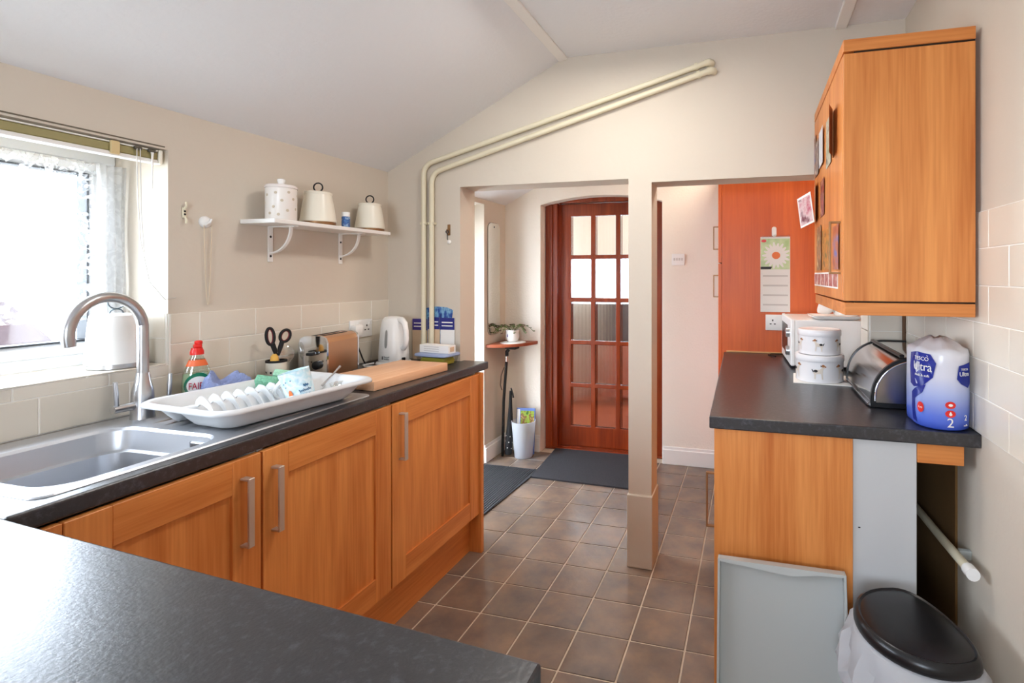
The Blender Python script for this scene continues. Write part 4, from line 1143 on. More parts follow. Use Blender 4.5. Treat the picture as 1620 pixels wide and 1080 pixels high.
for k in range(13):
    a = 2 * PI * k / 13 + random.uniform(-.2, .2); ln = random.uniform(.08, .15)
    P = [(0.012 * math.cos(a), .012 * math.sin(a), .078)]
    for s in range(1, 7):
        t = s / 6; P.append(((.012 + ln * t) * math.cos(a), (.012 + ln * t) * math.sin(a), .078 + .055 * math.sin(PI * .75 * t) - .045 * t * t))
    for q in range(len(P)):
        x = max(P[q][0], -.112); y = min(P[q][1], .112); P[q] = (x, y, P[q][2])
    s_ = obj('stem', BM(tube, P, .0018, 5), M['leaf'], pp_, local=True)
    for q in range(2, 7):
        def lf(bm, p=P[q], a=a, q=q):
            L_ = .026; vs = []
            for u_, v_, z_ in ((-L_ / 2, 0, 0), (-.006, .008, .003), (.008, .006, .002), (L_ / 2, 0, -.004), (.008, -.006, .002), (-.006, -.008, .003)):
                aa = a + (.9 if q % 2 else -.9)
                vs.append(bm.verts.new((p[0] + u_ * math.cos(aa) - v_ * math.sin(aa), p[1] + u_ * math.sin(aa) + v_ * math.cos(aa), p[2] + .004 + z_)))
            r = bmesh.ops.extrude_face_region(bm, geom=[bm.faces.new(vs)])
            bmesh.ops.translate(bm, vec=(0, 0, .0015), verts=[g for g in r['geom'] if isinstance(g, bmesh.types.BMVert)])
            for v in bm.verts: v.co.x = max(v.co.x, -.118); v.co.y = min(v.co.y, .118)
        obj('leaf', BM(lf), M['leafred'] if (k + q) % 4 == 0 else M['leaf'], s_, local=True, smooth=60)
# folding stick and spotted umbrella under the shelf
wk = thing('walking_stick', 'black folding walking stick hung under the corner shelf', 'walking stick', (-1.775, 3.49, 0))
obj('shaft', BM(tube, [(-1.790, 3.470, .003), (-1.785, 3.478, .40), (-1.770, 3.495, .70)], [.010, .011, .011], 10), M['black'], wk, smooth=60)
obj('collar', BM(tube, [(-1.770, 3.495, .70), (-1.7685, 3.497, .740)], .0105, 10), M['chrome'], wk, smooth=60)
obj('grip', BM(tube, [(-1.7685, 3.497, .740), (-1.768, 3.498, .775), (-1.755, 3.505, .789)], [.013, .014, .012], 10), M['blackm'], wk, smooth=60)
obj('wrist_strap', BM(tube, [(-1.782, 3.480, .66), (-1.800, 3.47, .60), (-1.806, 3.468, .53), (-1.795, 3.472, .49)], .003, 6), M['black'], wk, smooth=60)
um = thing('umbrella', 'black spotted folded umbrella leaning beside the walking stick', 'umbrella', (-1.745, 3.46, 0))
obj('canopy', BM(tube, [(-1.748, 3.478, .02), (-1.745, 3.486, .12), (-1.742, 3.497, .22), (-1.744, 3.508, .36), (-1.746, 3.515, .48)], [.026, .028, .024, .014, .009], 12), mat('black_nylon', L(24, 24, 28), .6), um, smooth=60)
for k in range(16):
    z = .04 + .13 * ((k * 37) % 16) / 16; a = R(-170 + k * 21)
    obj('spot', wrap(poly_bm([disc(0, 0, .004, .004, 8)]), .0282, a, z, (-1.7455, 3.484)), M['paper'], um)
obj('handle', BM(tube, [(-1.744, 3.517, .50), (-1.728, 3.512, .46), (-1.722, 3.510, .43)], [.005, .006, .007], 8), M['blackm'], um, smooth=60)
# waste bin with magazine
wbn = thing('waste_bin', 'frosted white plastic waste bin on the floor below the corner shelf', 'bin', (-1.640, 3.512, 0))
obj('bin', BM(lathe, [(.064, .001), (.066, .004), (.088, .262), (.090, .266), (.085, .266), (.063, .008)], 32), M['frost'], wbn, local=True, smooth=45)
mgz = thing('magazine', 'blue and white magazine standing in the frosted waste bin', 'magazine', (-1.640, 3.535, .012), R(6), rot=(R(-5), 0, R(6)))
obj('pages', bx(-.072, .072, -.004, .004, 0, .335, .001), mat('blue_cover', L(96, 124, 190), .4), mgz, local=True)
obj('cover_photo', bx(-.040, .066, -.0048, -.004, .10, .315), multicolour('garden_photo', [L(60, 96, 30), L(150, 180, 60), L(120, 60, 40), L(216, 200, 120)], 22), mgz, local=True)
obj('cover_band', bx(-.068, -.046, -.0048, -.004, .10, .325), M['paper'], mgz, local=True)
# mats
def ribbed(bm):
    x0, x1, y0, y1 = -1.84, -1.375, 2.50, 3.20
    box(bm, x0, x1, y0, y1, .0005, .006, .001)
    n = 34
    for k in range(n):
        x = x0 + .02 + (x1 - x0 - .04) * k / (n - 1); box(bm, x - .004, x + .004, y0 + .02, y1 - .02, .006, .0095)
m1 = thing('door_mat', 'dark ribbed rubber mat at the side door behind the cabinets', 'mat', (-1.62, 2.86, 0))
M1 = [(-1.80, 2.46), (-1.445, 2.52), (-1.418, 3.15), (-1.50, 3.30), (-1.80, 3.26)]
def ribbed2(bm):
    prism(bm, [(-1.835, 2.48), (-1.452, 2.48), (-1.422, 3.145), (-1.438, 3.285), (-1.835, 3.285)], 'Z', .0005, .007)
obj('mat_base', BM(ribbed2), M['mat1'], m1)
def ribs_bm(bm):
    for k in range(24):
        x = -1.826 + k * .0163; d = .0000
        box(bm, x - .004, x + .004, 2.50, 3.27, .0068, .0105)
rb_ = obj('ribs', BM(ribs_bm), M['mat1'], m1); rb_['kind'] = 'stuff'
m2 = obj('door_mat', BM(lambda bm: prism(bm, [(-1.420, 3.150), (-.690, 3.130), (-.690, 3.74), (-1.470, 3.76)], 'Z', .0005, .010)), M['mat2'], loc=(-1.08, 3.45, 0))
tag(m2, 'charcoal carpet mat in front of the mahogany glazed door', 'mat')
# switch
sw = thing('light_switch', 'white four gang light switch on the far wall', 'switch', (-.506, YF, 1.455))
obj('face_plate', bx(-.552, -.460, YF - .010, YF, 1.415, 1.495, .003, 2), M['wplastic'], sw)
for k in range(4): obj('rocker', bx(-.539 + k * .018, -.527 + k * .018, YF - .0125, YF - .0098, 1.447, 1.465, .001), M['greyink'], sw)

# tall cupboard at the end of the right worktop
tc_ = thing('tall_cupboard', 'tall reddish wood cupboard at the far end of the right worktop', 'cupboard', (.2, 3.3, 0))
TY0 = 2.972
obj('side_panel', bx(-.165, XR - .002, TY0, TY0 + .018, 0, 2.10, .001), M['cherry'], tc_)
obj('body', bx(-.163, XR - .002, TY0 + .019, YF - .03, .10, 2.10), M['palegrey'], tc_)
for z0, z1, h0, h1 in ((.10, 1.408, 1.215, 1.345), (1.414, 2.10, 1.49, 1.625)):
    d = obj('door', bx(-.186, -.166, TY0 + .002, YF - .05, z0, z1, .0015), M['cherry'], tc_)
    bar_handle(d, -.186, TY0 + .055, h0, h1, -1, M['brass'], .032, .010)
# calendar
cal = thing('wall_calendar', 'slim daisy calendar hanging on the side of the tall cupboard', 'calendar', (.122, TY0, 1.14))
cy_ = TY0 - .0005
obj('page', bx(.045, .202, cy_ - .003, cy_, 1.140, 1.555), M['paper'], cal)
obj('picture', bx(.047, .200, cy_ - .0036, cy_ - .003, 1.375, 1.545), multicolour('meadow_print', [L(176, 206, 140), L(206, 222, 176), L(150, 188, 120)], 12), cal)
pet = []
for k in range(18):
    a = 2 * PI * k / 18; rl = .068 + .006 * (k % 2)
    c_, s_ = math.cos(a), math.sin(a)
    prof = [(.012, -.004), (.045, -.0095), (rl, -.004), (rl, .004), (.045, .0095), (.012, .004)]
    pet.append([(.128 + x * c_ - y * s_, 1.452 + x * s_ + y * c_) for x, y in prof])
def art(polys, off, th=.0005):
    bm = bmesh.new()
    for p in polys: prism(bm, p, 'Y', cy_ - .0036 - off - th, cy_ - .0036 - off)
    return bm
for k, p in enumerate(pet): obj('petal', art([[(max(.048, min(.199, x)), z) for x, z in p]], .0001 + .0001 * (k % 3)), M['paper'], cal)
obj('flower_centre', art([disc(.128, 1.452, .022, .020, 18)], .0008), M['orange'], cal)
obj('poppy_print', art([disc(.063, 1.533, .014, .008, 12)], .0001), M['red'], cal)
obj('month_tab', art([[(.046, 1.376), (.100, 1.376), (.108, 1.390), (.046, 1.390)]], .0002), M['ink'], cal)
for k in range(4): obj('ruled_line', art([[(.058, 1.175 + .053 * k), (.190, 1.175 + .053 * k), (.190, 1.184 + .053 * k), (.058, 1.184 + .053 * k)]], -.0006), M['greyink'], cal)
def spiral(bm):
    for k in range(18):
        x = .055 + k * .0082
        tube(bm, [(x, cy_ - .004 + .004 * math.cos(a), 1.556 + .005 * math.sin(a)) for a in [2 * PI * q / 8 for q in range(9)]], .0008, 5)
spo = obj('spiral_wire', BM(spiral), M['steel'], cal); spo['kind'] = 'stuff'
hk = thing('adhesive_hook', 'white oval adhesive hook holding the daisy calendar', 'hook', (.118, TY0, 1.56))
def hkb(bm):
    loft(bm, [[(.118 + x, TY0 - d, 1.583 + z) for x, z in rrect(.013 - i, .028 - i, .0125 - i, 6)] for d, i in ((.0002, 0), (.006, 0), (.010, .003))])
obj('plate', BM(hkb), M['wplastic'], hk, smooth=45)
obj('hook', BM(tube, [(.118, TY0 - .009, 1.566), (.118, TY0 - .016, 1.556), (.118, TY0 - .020, 1.566)], .004, 8), M['wplastic'], hk, smooth=60)
socket('wall_socket', 'white socket on the tall cupboard side, partly behind the microwave', frame_mtx((.145, TY0, 1.082), (1, 0, 0), (0, 0, 1)))

# ================================================================ RIGHT RUN
def wt_right(bm):
    prism(bm, [(-.127, 1.595), (XR - .001, 1.595), (XR - .001, YB - .001), (RX1 - .007, YB - .001), (RX1 - .007, YB2 + .001), (XR - .001, YB2 + .001), (XR - .001, TY0 - .001), (-.153, TY0 - .001)], 'Z', .872, WT)
    bm.normal_update(); bmesh.ops.triangulate(bm, faces=[f for f in bm.faces if len(f.verts) > 4])
o = tag(obj('worktop', BM(wt_right), M['top'], loc=(.2, 2.2, .872)), 'dark speckled worktop on the right holding the microwave and bread bin', 'worktop')
bv = o.modifiers.new('edge', 'BEVEL'); bv.width = .004; bv.segments = 2; bv.limit_method = 'ANGLE'
tag(obj('upstand_strip', bx(-.140, .30, TY0 - .006, TY0 - .001, WT + .0005, WT + .008, .001), M['edge'], loc=(.1, TY0, WT)), 'pale thin strip where the right worktop meets the tall cupboard', 'strip')
bc_ = thing('base_cabinet', 'oak effect base cabinet under the right worktop with large end panel', 'cabinet', (.1, 2.2, 0))
obj('end_panel', bx(-.113, .282, 1.612, 1.630, 0, .871, .001), M['wood'], bc_)
obj('carcass', bx(-.092, .43, 1.637, TY0 - .003, .15, .870), M['palegrey'], bc_)
obj('plinth', bx(-.05, -.034, 1.632, TY0 - .003, 0, .149), M['wood_y'], bc_)
for y0, y1, hy in ((1.632, 2.09, 1.715), (2.093, 2.55, 2.50), (2.553, 2.968, 2.62)):
    d = obj('door', bx(-.113, -.094, y0, y1 - .003, .155, .866, .0015), M['wood'], bc_)
    bar_handle(d, -.113, hy, .515, .695, -1, M['brass'], .034, .012)
sp_ = thing('filler_panel', 'plain pale grey panel under the right worktop beside the oak end panel', 'panel', (.365, 1.62, 0))
obj('board', bx(.283, .449, 1.618, 1.634, 0, .871, .001), M['palegrey'], sp_)
obj('fixing_hole', bx(.297, .303, 1.6172, 1.618, .610, .614), M['ink'], sp_)
bt = thing('wood_rail', 'short oak effect rail under the worktop at the right wall', 'rail', (.51, 1.62, .81))
obj('board', bx(.450, .566, 1.616, 1.634, .814, .871, .001), M['wood_x'], bt)
tag(obj('brown_panel', bx(.594, XR - .0005, 1.765, TY0 - .004, 0, .870), mat('brown_unpainted_wall', L(120, 88, 48), .9, vary=.4, vscale=5), loc=(.59, 2.2, 0)), 'brown unpainted board lining the gap under the right worktop', 'board')
wpipe = thing('waste_pipe', 'white waste pipe running along the wall out of the dark gap', 'pipe', (.565, 1.62, .55))
obj('pipe', BM(tube, [(.556, 1.560, .560), (.556, 1.75, .545), (.556, 2.5, .50)], .0125, 14), M['creampipe'], wpipe, smooth=60)
obj('end_cap', BM(tube, [(.556, 1.528, .5625), (.556, 1.562, .560)], .0165, 14), M['wplastic'], wpipe, smooth=60)
obj('clip', bx(.570, XR - .0005, 1.66, 1.675, .535, .560, .001), M['grey'], wpipe)

# wall cabinet
wc = thing('wall_cabinet', 'oak effect wall cabinet on the right wall with photos on its door', 'cabinet', (.42, 1.95, 1.23))
CX0, CY0, CY1 = .254, 1.597, 2.303
obj('end_panel', bx(CX0 + .0015, XR - .014, CY0 + .001, CY0 + .019, 1.2675, 1.978, .0008), M['wood'], wc)
obj('carcass', bx(CX0 + .022, XR - .014, CY0 + .0192, CY1, 1.2675, 1.978, .0008), M['wood'], wc)
obj('cornice', bx(CX0, XR - .014, CY0 - .001, CY1, 1.984, 2.018, .001), M['wood_x'], wc)
obj('pelmet', bx(CX0 + .004, XR - .0145, CY0, CY1, 1.227, 1.2625, .001), M['wood_x'], wc)
obj('top_rebate', bx(CX0 + .03, XR - .014, CY0 + .004, CY1 - .004, 1.9783, 1.9838), M['dark'], wc)
obj('bottom_rebate', bx(CX0 + .03, XR - .014, CY0 + .004, CY1 - .004, 1.2627, 1.2673), M['dark'], wc)
wd = obj('door', bx(CX0, CX0 + .020, CY0 + .0205, CY1 - .003, 1.268, 1.978, .0012), M['wood'], wc)
bar_handle(wd, CX0, CY0 + .052, 1.345, 1.502, -1, M['brass'], .032, .012)
# photographs and cards fixed to the door
pics = [((2.236, 2.296), (1.766, 1.915), [L(70, 110, 180), L(170, 120, 90), L(60, 56, 70)], 'dark landscape photo at the far upper edge of the cabinet door', 0, 'photo'),
        ((2.14, 2.25), (1.742, 1.877), [L(170, 140, 130), L(100, 84, 84), L(216, 190, 170)], 'brown and grey street photo, second of the upper row on the door', 1, 'photo'),
        ((2.00, 2.11), (1.752, 1.887), [L(236, 236, 238), L(216, 218, 226), L(240, 240, 240)], 'plain white paper note in the upper row on the cabinet door', 2, 'note'),
        ((1.825, 1.937), (1.715, 1.880), [L(110, 130, 84), L(196, 186, 166), L(90, 86, 70)], 'green and grey garden photo in the upper row on the door', 0, 'photo'),
        ((2.17, 2.29), (1.562, 1.712), [L(206, 160, 116), L(190, 140, 100), L(214, 170, 128)], 'tan card curling off the middle of the cabinet door', 0, 'card'),
        ((1.99, 2.09), (1.562, 1.697), [L(190, 90, 80), L(120, 56, 56), L(226, 160, 130)], 'dark red photo beside the tan card on the cabinet door', 0, 'photo'),
        ((2.075, 2.205), (1.362, 1.532), [L(200, 140, 90), L(120, 80, 54), L(236, 200, 150)], 'brown photo low on the cabinet door, far one of its row', 0, 'photo'),
        ((1.865, 2.035), (1.362, 1.505), [L(60, 84, 40), L(216, 140, 50), L(40, 44, 30)], 'green and orange photo low in the middle of the cabinet door', 0, 'photo'),
        ((1.668, 1.785), (1.360, 1.497), [L(70, 120, 200), L(190, 110, 60), L(150, 60, 50)], 'blue sky beach photo behind the cabinet door handle', 0, 'photo')]
for (y0, y1), (z0, z1), cols, lab, lean, cat in pics:
    nm = {'photo': 'photo_print', 'note': 'paper_note', 'card': 'greeting_card'}[cat]
    m_ = multicolour('picture_' + str(len(bpy.data.materials)), cols, 28)
    y0, y1 = y0 - .008, y1 + .010
    d0 = CX0 - .0006 - lean * .0016
    curl = .012 if 'curl' in lab else .0
    def sheet(bm):
        n = 6; V = []
        for k in range(n + 1):
            t = k / n; off = curl * t * t if curl else .003 * t * t
            V.append([bm.verts.new((d0 - off - th, y1 + (y0 - y1) * t, z)) for th in (0, .0006) for z in (z0, z1)])
        for a, b in zip(V, V[1:]):
            bm.faces.new((a[0], b[0], b[1], a[1])); bm.faces.new((a[3], b[3], b[2], a[2])); bm.faces.new((a[1], b[1], b[3], a[3])); bm.faces.new((a[2], b[2], b[0], a[0]))
        bm.faces.new((V[0][0], V[0][1], V[0][3], V[0][2])); bm.faces.new((V[-1][2], V[-1][3], V[-1][1], V[-1][0]))
    p = obj(nm, BM(sheet), m_, loc=(d0, (y0 + y1) / 2, z0), smooth=60)
    tag(p, lab, cat, 'photos and cards on the wall cabinet door')
rc = thing('rolled_card', 'brown curled card at the near top of the cabinet door', 'card', (CX0, 1.745, 1.72), group='photos and cards on the wall cabinet door')
def curlc(bm):
    V = []
    for k in range(9):
        a = R(-60 + 150 * k / 8); V.append([bm.verts.new((CX0 - .0015 - .020 * (1 - math.cos(a - R(-60))) * .6 - th, 1.795 - .095 * k / 8, z)) for th in (0, .0007) for z in (1.722, 1.872)])
    for a, b in zip(V, V[1:]):
        bm.faces.new((a[0], b[0], b[1], a[1])); bm.faces.new((a[3], b[3], b[2], a[2])); bm.faces.new((a[1], b[1], b[3], a[3])); bm.faces.new((a[2], b[2], b[0], a[0]))
    bm.faces.new((V[0][0], V[0][1], V[0][3], V[0][2])); bm.faces.new((V[-1][2], V[-1][3], V[-1][1], V[-1][0]))
obj('sheet', BM(curlc), M['tan'], rc, smooth=70)
tp_ = thing('photo_print', 'white bordered photo tilted and sticking out past the cabinet door edge', 'photo', (CX0 - .006, 2.29, 1.55), group='photos and cards on the wall cabinet door')
tp_.rotation_euler = (R(-12), 0, R(30)); tp_.location = (CX0 - .014, 2.19, 1.555)
obj('border', bx(-.0008, 0, -.003, .088, 0, .128), M['paper'], tp_, local=True)
obj('image', bx(-.0014, -.0008, .004, .081, .008, .118), multicolour('pink_photo', [L(190, 90, 110), L(220, 190, 190), L(120, 60, 70)], 24), tp_, local=True)
sr = thing('picture_strip', 'strip of small red and white portraits low on the cabinet door', 'photo strip', (CX0, 2.0, 1.30), group='photos and cards on the wall cabinet door')
obj('strip', bx(CX0 - .0012, CX0 - .0004, 1.690, 2.290, 1.300, 1.352), M['paper'], sr)
for k in range(6): obj('portrait', bx(CX0 - .0018, CX0 - .0012, 1.698 + k * .099, 1.783 + k * .099, 1.305, 1.347), multicolour('portrait_%d' % k, [L(200, 120, 110), L(160, 60, 60), L(226, 190, 170)], 50), sr)
# brown upright pipe by the short wall
tag(obj('corner_pipe', BM(tube, [(.592, YB - .018, WT + .001), (.592, YB - .018, 1.226)], .0085, 10), mat('brown_pipe', L(96, 66, 40), .6), loc=(.592, YB - .018, WT), smooth=60), 'thin brown upright pipe in the tiled corner below the wall cabinet', 'pipe')

# ---- microwave
mw = thing('microwave', 'white microwave oven seen from its side on the right worktop', 'microwave', (.186, 2.520, WT), R(2.5))
obj('casing', bx(.008, .345, 0, .410, .012, .225, .003), M['wplastic'], mw, local=True)
fr = obj('front_panel', bx(-.012, .0075, -.001, .411, .010, .227, .004), M['wplastic'], mw, local=True)
obj('door_window', bx(-.0132, -.0118, .13, .385, .05, .19), M['black'], mw, local=True)
for z in (.075, .160):
    obj('dial', BM(lambda bm: bmesh.ops.transform(bm, matrix=frame_mtx((-.012, .060, z), (0, -1, 0), (0, 0, 1)), verts=lathe(bm, [(.022, 0), (.021, .016), (.018, .018)], 20))), M['steel'], fr, local=True, smooth=45)
for x in (.03, .31):
    for y in (.03, .38): obj('foot', BM(lathe, [(.012, 0), (.012, .012)], 12, (x, y)), M['black'], mw, local=True)
cable('microwave_cable', 'black cable trailing behind the microwave on the right worktop', [(.16, 2.93, WT + .005), (.10, 2.92, WT + .005), (.085, 2.88, WT + .005), (.12, 2.83, WT + .005)], M['black'])
pt = thing('plate', 'white rectangular dish on top of the microwave', 'plate', (.375, 2.60, WT + .2275), R(4))
obj('dish', BM(lambda bm: loft(bm, [[(x, y, z) for x, y in rrect(a, b, .02, 4)] for a, b, z in ((.09, .065, 0), (.11, .085, .014), (.112, .087, .018), (.106, .081, .017), (.088, .063, .006))])), M['ceramic'], pt, local=True, smooth=50)
cupb = thing('bowl', 'small white bowl tipped over on the dish upon the microwave', 'bowl', (.345, 2.60, WT + .290), rot=(0, R(66), R(150)))
obj('bowl', BM(lathe, [(.022, -.03), (.036, -.02), (.050, .015), (.052, .022), (.049, .022), (.034, -.014), (.02, -.024)], 28), M['ceramic'], cupb, local=True, smooth=50)
clt = obj('napkin', BM(lambda bm: loft(bm, [[(x * (1 + .12 * math.sin(3 * k)), y * (1 + .1 * math.cos(5 * k)), z) for k, (x, y) in enumerate(rrect(a, b, .015, 4))] for a, b, z in ((.045, .035, 0), (.05, .04, .014), (.035, .025, .032), (.012, .01, .037))])), M['paper'], smooth=70)
clt.location = (.425, 2.595, WT + .246); tag(clt, 'crumpled white napkin on the dish upon the microwave', 'napkin')

# ---- cake tins with terriers
def dog_art(t, r, a, z, s, flip=1):
    def put(nm, polys, m_, off=0.0):
        bm = bmesh.new()
        for p in polys: prism(bm, [(flip * x * s, y * s) for x, y in p], 'Z', off, off + .0003)
        bmesh.ops.subdivide_edges(bm, edges=[e for e in bm.edges if e.calc_length() > .006], cuts=1)
        obj(nm, wrap(bm, r, a, z), m_, t, local=True)
    cream = bpy.data.materials.get('dog_coat') or mat('dog_coat', L(226, 214, 200), .5)
    put('dog_print', [[(-.020, -.002), (-.012, .012), (.004, .012), (.012, .018), (.014, .030), (.024, .030), (.024, .020), (.018, .012), (.016, -.002), (.018, -.026), (.013, -.026), (.010, -.004), (-.008, -.006), (-.010, -.026), (-.015, -.026), (-.016, -.006)]], cream)
    put('dog_patch', [disc(-.010, .006, .008, .0055, 10), [(.014, .026), (.008, .030), (.009, .022)], [(-.020, 0), (-.026, .012), (-.023, .013), (-.017, .004)]], M['ink'], .0004)
    put('dog_face', [disc(.018, .027, .006, .0055, 10), [(.024, .028), (.030, .025), (.029, .021), (.023, .021)]], M['tan'], .0004)
TC = (.268, 2.262)
def cake_tin(label, z, r, h, arts, s):
    t = thing('cake_tin', label, 'tin', (TC[0], TC[1], z), group='stacked cake tins with terriers')
    m_ = mat('white_tin_%d' % int(r * 1000), L(240, 238, 240), .25)
    obj('body', BM(lathe, [(r - .004, 0), (r - .002, .002), (r - .002, h - .024)], 48), m_, t, local=True, smooth=40)
    obj('lid', BM(lathe, [(r, h - .026), (r + .001, h - .024), (r + .001, h - .006), (r - .002, h - .001), (r - .006, h), (r - .010, h - .002), (.02, h - .002)], 48), m_, t, local=True, smooth=40)
    for a in arts: dog_art(t, r - .0014, R(a), (h - .024) * .50, s, 1 if a % 2 else -1)
    return t
cake_tin('larger white cake tin with terrier pictures, under the smaller tin', WT + .004, .094, .108, (-163, -99, -36, 30, 100), 1.0)
cake_tin('smaller white cake tin with terrier pictures, on the larger tin', WT + .1125, .083, .100, (-163, -98, -34, 30, 100), .82)
cbd = obj('cake_board', BM(lambda bm: prism(bm, [(-.115, -.095), (.10, -.11), (.11, .10), (-.10, .11)], 'Z', 0, .003)), M['paper'], loc=None)
cbd.location = (.275, 2.268, WT + .0003); tag(cbd, 'thin white square card beneath the larger cake tin', 'card')

# ---- bread bin
bb = thing('bread_bin', 'chrome and black roll top bread bin beside the kitchen roll', 'bread bin', (.48, 2.05, WT))
BX0, BX1, BY0, BY1, BH = .372, .592, 1.826, 2.285, .172
def bprof(d=0, n=14):
    p = [(BX1 - d, WT + .004 + d), (BX1 - d, WT + BH - d - .0)]
    p += [(BX1 - .075 - (BX1 - .075 - BX0 - d) * math.sin(R(90 * k / n)), WT + .012 + d + (BH - .012 - 2 * d) * math.cos(R(90 * k / n)) ** .85) for k in range(n + 1)]
    p += [(BX0 + d, WT + .004 + d)]
    return p
obj('roll_cover', BM(prism, bprof(.004), 'Y', BY0 + .012, BY1 - .012), mat('polished_steel', L(214, 212, 212), .16, 1.0), bb, smooth=40)
for y0, y1 in ((BY0, BY0 + .014), (BY1 - .014, BY1)):
    obj('end_panel', BM(prism, bprof(0), 'Y', y0, y1), M['black'], bb, smooth=40)
obj('end_plate', BM(prism, bprof(.016), 'Y', BY0 - .004, BY0), mat('dark_steel', L(150, 142, 136), .22, 1.0), bb, smooth=40)
def rimline(bm):
    P = [(x, BY0 - .003, z) for x, z in bprof(.013)[1:-1]]
    tube(bm, P, .0032, 8)
obj('chrome_edge', BM(rimline), M['chrome'], bb, smooth=60)
obj('front_lip', bx(BX0 - .006, BX0 + .004, BY0 + .015, BY1 - .015, WT + .004, WT + .014, .002), M['chrome'], bb)
obj('handle', bx(BX1 - .13, BX1 - .115, BY0 + .02, BY1 - .02, WT + BH - .008, WT + BH + .002, .002), M['black'], bb)

# ---- kitchen roll pack
kr = thing('kitchen_roll_pack', 'blue and white wrapped pack of kitchen rolls at the worktop end', 'kitchen roll', (.5245, 1.700, WT))
def stadium(r, hl, n=12):
    return [(r * math.cos(a), -hl + r * math.sin(a)) for a in [R(180 + 180 * k / n) for k in range(n + 1)]] + [(r * math.cos(a), hl + r * math.sin(a)) for a in [R(180 * k / n) for k in range(n + 1)]]
SR, SH = .0702, .030
wrapm = zramp('blue_white_wrap', [(0, L(56, 84, 196)), (.04, L(96, 120, 212)), (.10, L(172, 184, 226)), (.15, L(212, 212, 226)), (.23, L(220, 218, 222))], .22)
def packbm(bm):
    rings = []
    for s, z in ((.90, .001), (.985, .006), (1.0, .03), (1.0, .10), (.99, .18), (1.0, .209), (.96, .220), (.82, .225), (.60, .238), (.3, .250)):
        rings.append([(x * s + .0005 * math.sin(40 * z + 6 * k), y * s + .0004 * math.sin(55 * z + 3 * k), z + (.004 * math.sin(k * 1.3) if .214 < z else 0)) for k, (x, y) in enumerate(stadium(SR, SH))])
    loft(bm, rings)
obj('wrapper', BM(packbm), wrapm, kr, local=True, smooth=60)
def on_pack(bm, a0, z0, off=.0010):
    # artwork bent around the near end of the pack; a0 = angle at the near end (-90 faces the room end)
    for v in bm.verts:
        s = v.co.x; z = z0 + v.co.y; a = R(a0) + s / SR
        rr = SR + off + v.co.z
        if a >= R(180 - 360): pass
        lim = -PI
        if a < lim:      # runs on along the straight side facing the room
            d = (lim - a) * SR; v.co = Vector((-rr, -SH + d, z))
        elif a > 0:
            d = a * SR; v.co = Vector((rr, -SH + d, z))
        else:
            v.co = Vector((rr * math.cos(a), -SH + rr * math.sin(a), z))
    return bm
def fine(bm, c=2):
    bmesh.ops.triangulate(bm, faces=bm.faces)
    bmesh.ops.subdivide_edges(bm, edges=[e for e in bm.edges if e.calc_length() > .008], cuts=c, use_grid_fill=False); return bm
swoosh = [(-.065, -.02), (-.07, .03), (-.062, .070), (-.02, .078), (.020, .074), (.034, .050), (.026, .010), (-.002, -.018), (-.036, -.026)]
royal = mat('royal_blue_print', L(22, 40, 140), .25)
obj('badge', on_pack(fine(poly_bm([swoosh])), -143, .136), royal, kr, local=True, smooth=80)
obj('swirl', on_pack(fine(poly_bm([[(-.05, -.02), (-.02, 0), (.01, .012), (.0, -.012), (-.03, -.035), (-.03, -.07), (-.02, -.10), (-.04, -.095), (-.05, -.06)]])), -145, .112), royal, kr, local=True, smooth=80)
obj('badge', on_pack(fine(poly_bm([[(-.018, .0), (-.012, .036), (.03, .044), (.034, -.014), (.02, -.026), (-.006, -.014)]])), -60, .146), royal, kr, local=True, smooth=80)
def ptext(s, size, a, z, m_, sx=1.0):
    tb = text_bm(s, size); bmesh.ops.scale(tb, vec=(sx, 1, 1), verts=tb.verts)
    obj('lettering', on_pack(tb, a, z, .0016), m_, kr, local=True)
ptext('TESCO', .015, -149, .195, M['paper'])
ptext('Ultra', .034, -148, .172, M['paper'], .85)
ptext('thick & soft', .010, -148, .148, M['paper'])
ptext('TESCO', .008, -55, .172, M['paper'])
ptext('Ultra', .017, -55, .159, M['paper'])
for z, nm in ((.074, 'a'), (.050, 'b')):
    obj('red_mark', on_pack(poly_bm([disc(0, 0, .013, .010, 16)]), -88, z, .0013), M['red'], kr, local=True)
    obj('mark_symbol', on_pack(poly_bm([disc(0, -.001, .004, .004, 8), [(-.0035, 0), (.0035, 0), (0, .007)]] if nm == 'b' else [disc(0, 0, .0055, .004, 8)]), -88, z, .0019), M['paper'], kr, local=True)
ptext('2', .036, -88, .024, M['paper'])
ptext('2', .022, -52, .038, M['paper'])
ptext('rolls', .008, -52, .018, M['paper'])
obj('red_mark', on_pack(poly_bm([disc(0, 0, .011, .015, 14)]), -150, .058, .0014), M['red'], kr, local=True)
ptext('3 ply', .007, -150, .058, M['paper'])

# ---- tray leaning on the end panel
tr = thing('tray', 'plain grey rimmed tray leaning against the oak end panel', 'tray', (.078, 1.475, .001), rot=(R(-9.5), 0, 0))
TWX, TH = .176, .510
obj('tray_base', bx(-TWX, TWX, .012, .016, 0, TH), M['grey'], tr, local=True)
def trim_bm(bm):
    box(bm, -TWX, -TWX + .007, -.016, .012, 0, TH, .001); box(bm, TWX - .007, TWX, -.016, .012, 0, TH, .001)
    box(bm, -TWX + .007, TWX - .007, -.016, .012, 0, .007, .001)
    prism(bm, [(-TWX + .007, TH - .007), (-TWX + .05, TH - .010), (.03, TH - .022), (.10, TH - .010), (TWX - .007, TH - .007), (TWX - .007, TH), (-TWX + .007, TH)], 'Y', -.016, .012)
obj('rim', BM(trim_bm), M['grey'], tr, local=True)

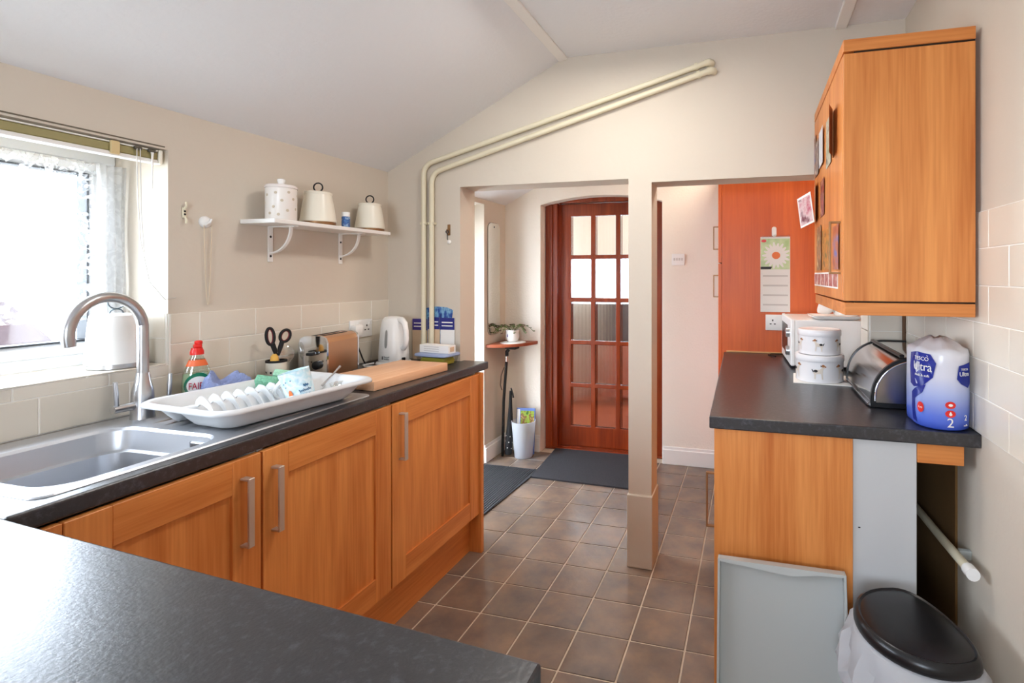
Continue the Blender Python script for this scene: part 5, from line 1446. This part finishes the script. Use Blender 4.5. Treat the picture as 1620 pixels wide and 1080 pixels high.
# ---- pedal bin with liner
pbx, pby, prot = .385, 1.395, R(20)
pbn = thing('pedal_bin', 'black lidded bin beside the grey tray at the right wall', 'bin', (pbx, pby, 0), prot)
def dshape(r, n=44):
    # round towards -X, flatter towards the wall
    pts = []
    for k in range(n):
        a = 2 * PI * k / n; c_, s_ = math.cos(a), math.sin(a)
        x = -r * c_ if c_ > 0 else .098 * abs(c_) ** .55
        pts.append((x, r * 1.10 * s_))
    return pts
def dl_(bm, lv):
    loft(bm, [[(x * s, y * s, z) for x, y in dshape(.135)] for s, z in lv])
obj('body', BM(dl_, [(.80, .002), (.82, .02), (.92, .455)]), M['black'], pbn, local=True, smooth=40)
obj('lid', BM(dl_, [(.985, .468), (1.0, .473), (1.0, .484), (.965, .494), (.92, .498), (.88, .495), (.80, .498), (.4, .502)]), M['black'], pbn, local=True, smooth=40)
def liner(bm):
    D = dshape(.135, n=54); rings = []; rnd = random.Random(3)
    off = [rnd.uniform(-1, 1) for _ in D]
    for q, (s, z) in enumerate(((.955, .470), (1.03, .462), (1.10, .446), (1.16, .42), (1.22, .395), (1.27, .37), (1.24, .345), (1.14, .325), (1.03, .31))):
        amp = .075 * min(1, q / 3)
        rings.append([(x * (s + amp * (.6 * off[(k + q) % len(D)] + .5 * math.sin(.9 * k + q))), y * (s + amp * (.6 * off[(k + q) % len(D)] + .5 * math.sin(.9 * k + q))), z + .016 * off[(k * 3) % len(D)] * (q > 2)) for k, (x, y) in enumerate(D)])
    loft(bm, rings, False, False)
ln = obj('bin_liner', BM(liner), M['liner'], pbn, local=True, smooth=24)
so = ln.modifiers.new('thick', 'SOLIDIFY'); so.thickness = .001

# ================================================================ OUTSIDE
struct('ground_outside', bx(-14, XO, -8, 12, -.15, -.05), M['concrete'])
hs = thing('outbuilding', 'dark tiled brick outbuilding beyond the kitchen window', 'building', (-7.5, 3.0, 0))
obj('wall', bx(-8.6, -7.0, 1.0, 3.45, -.1, .62), M['brick'], hs)
def roof_bm(bm):
    prism(bm, [(.9, .62), (3.60, .62), (3.60, .68), (3.20, 1.18), (.9, 1.70)], 'X', -8.7, -6.9)
obj('roof', BM(roof_bm), M['roofing'], hs)
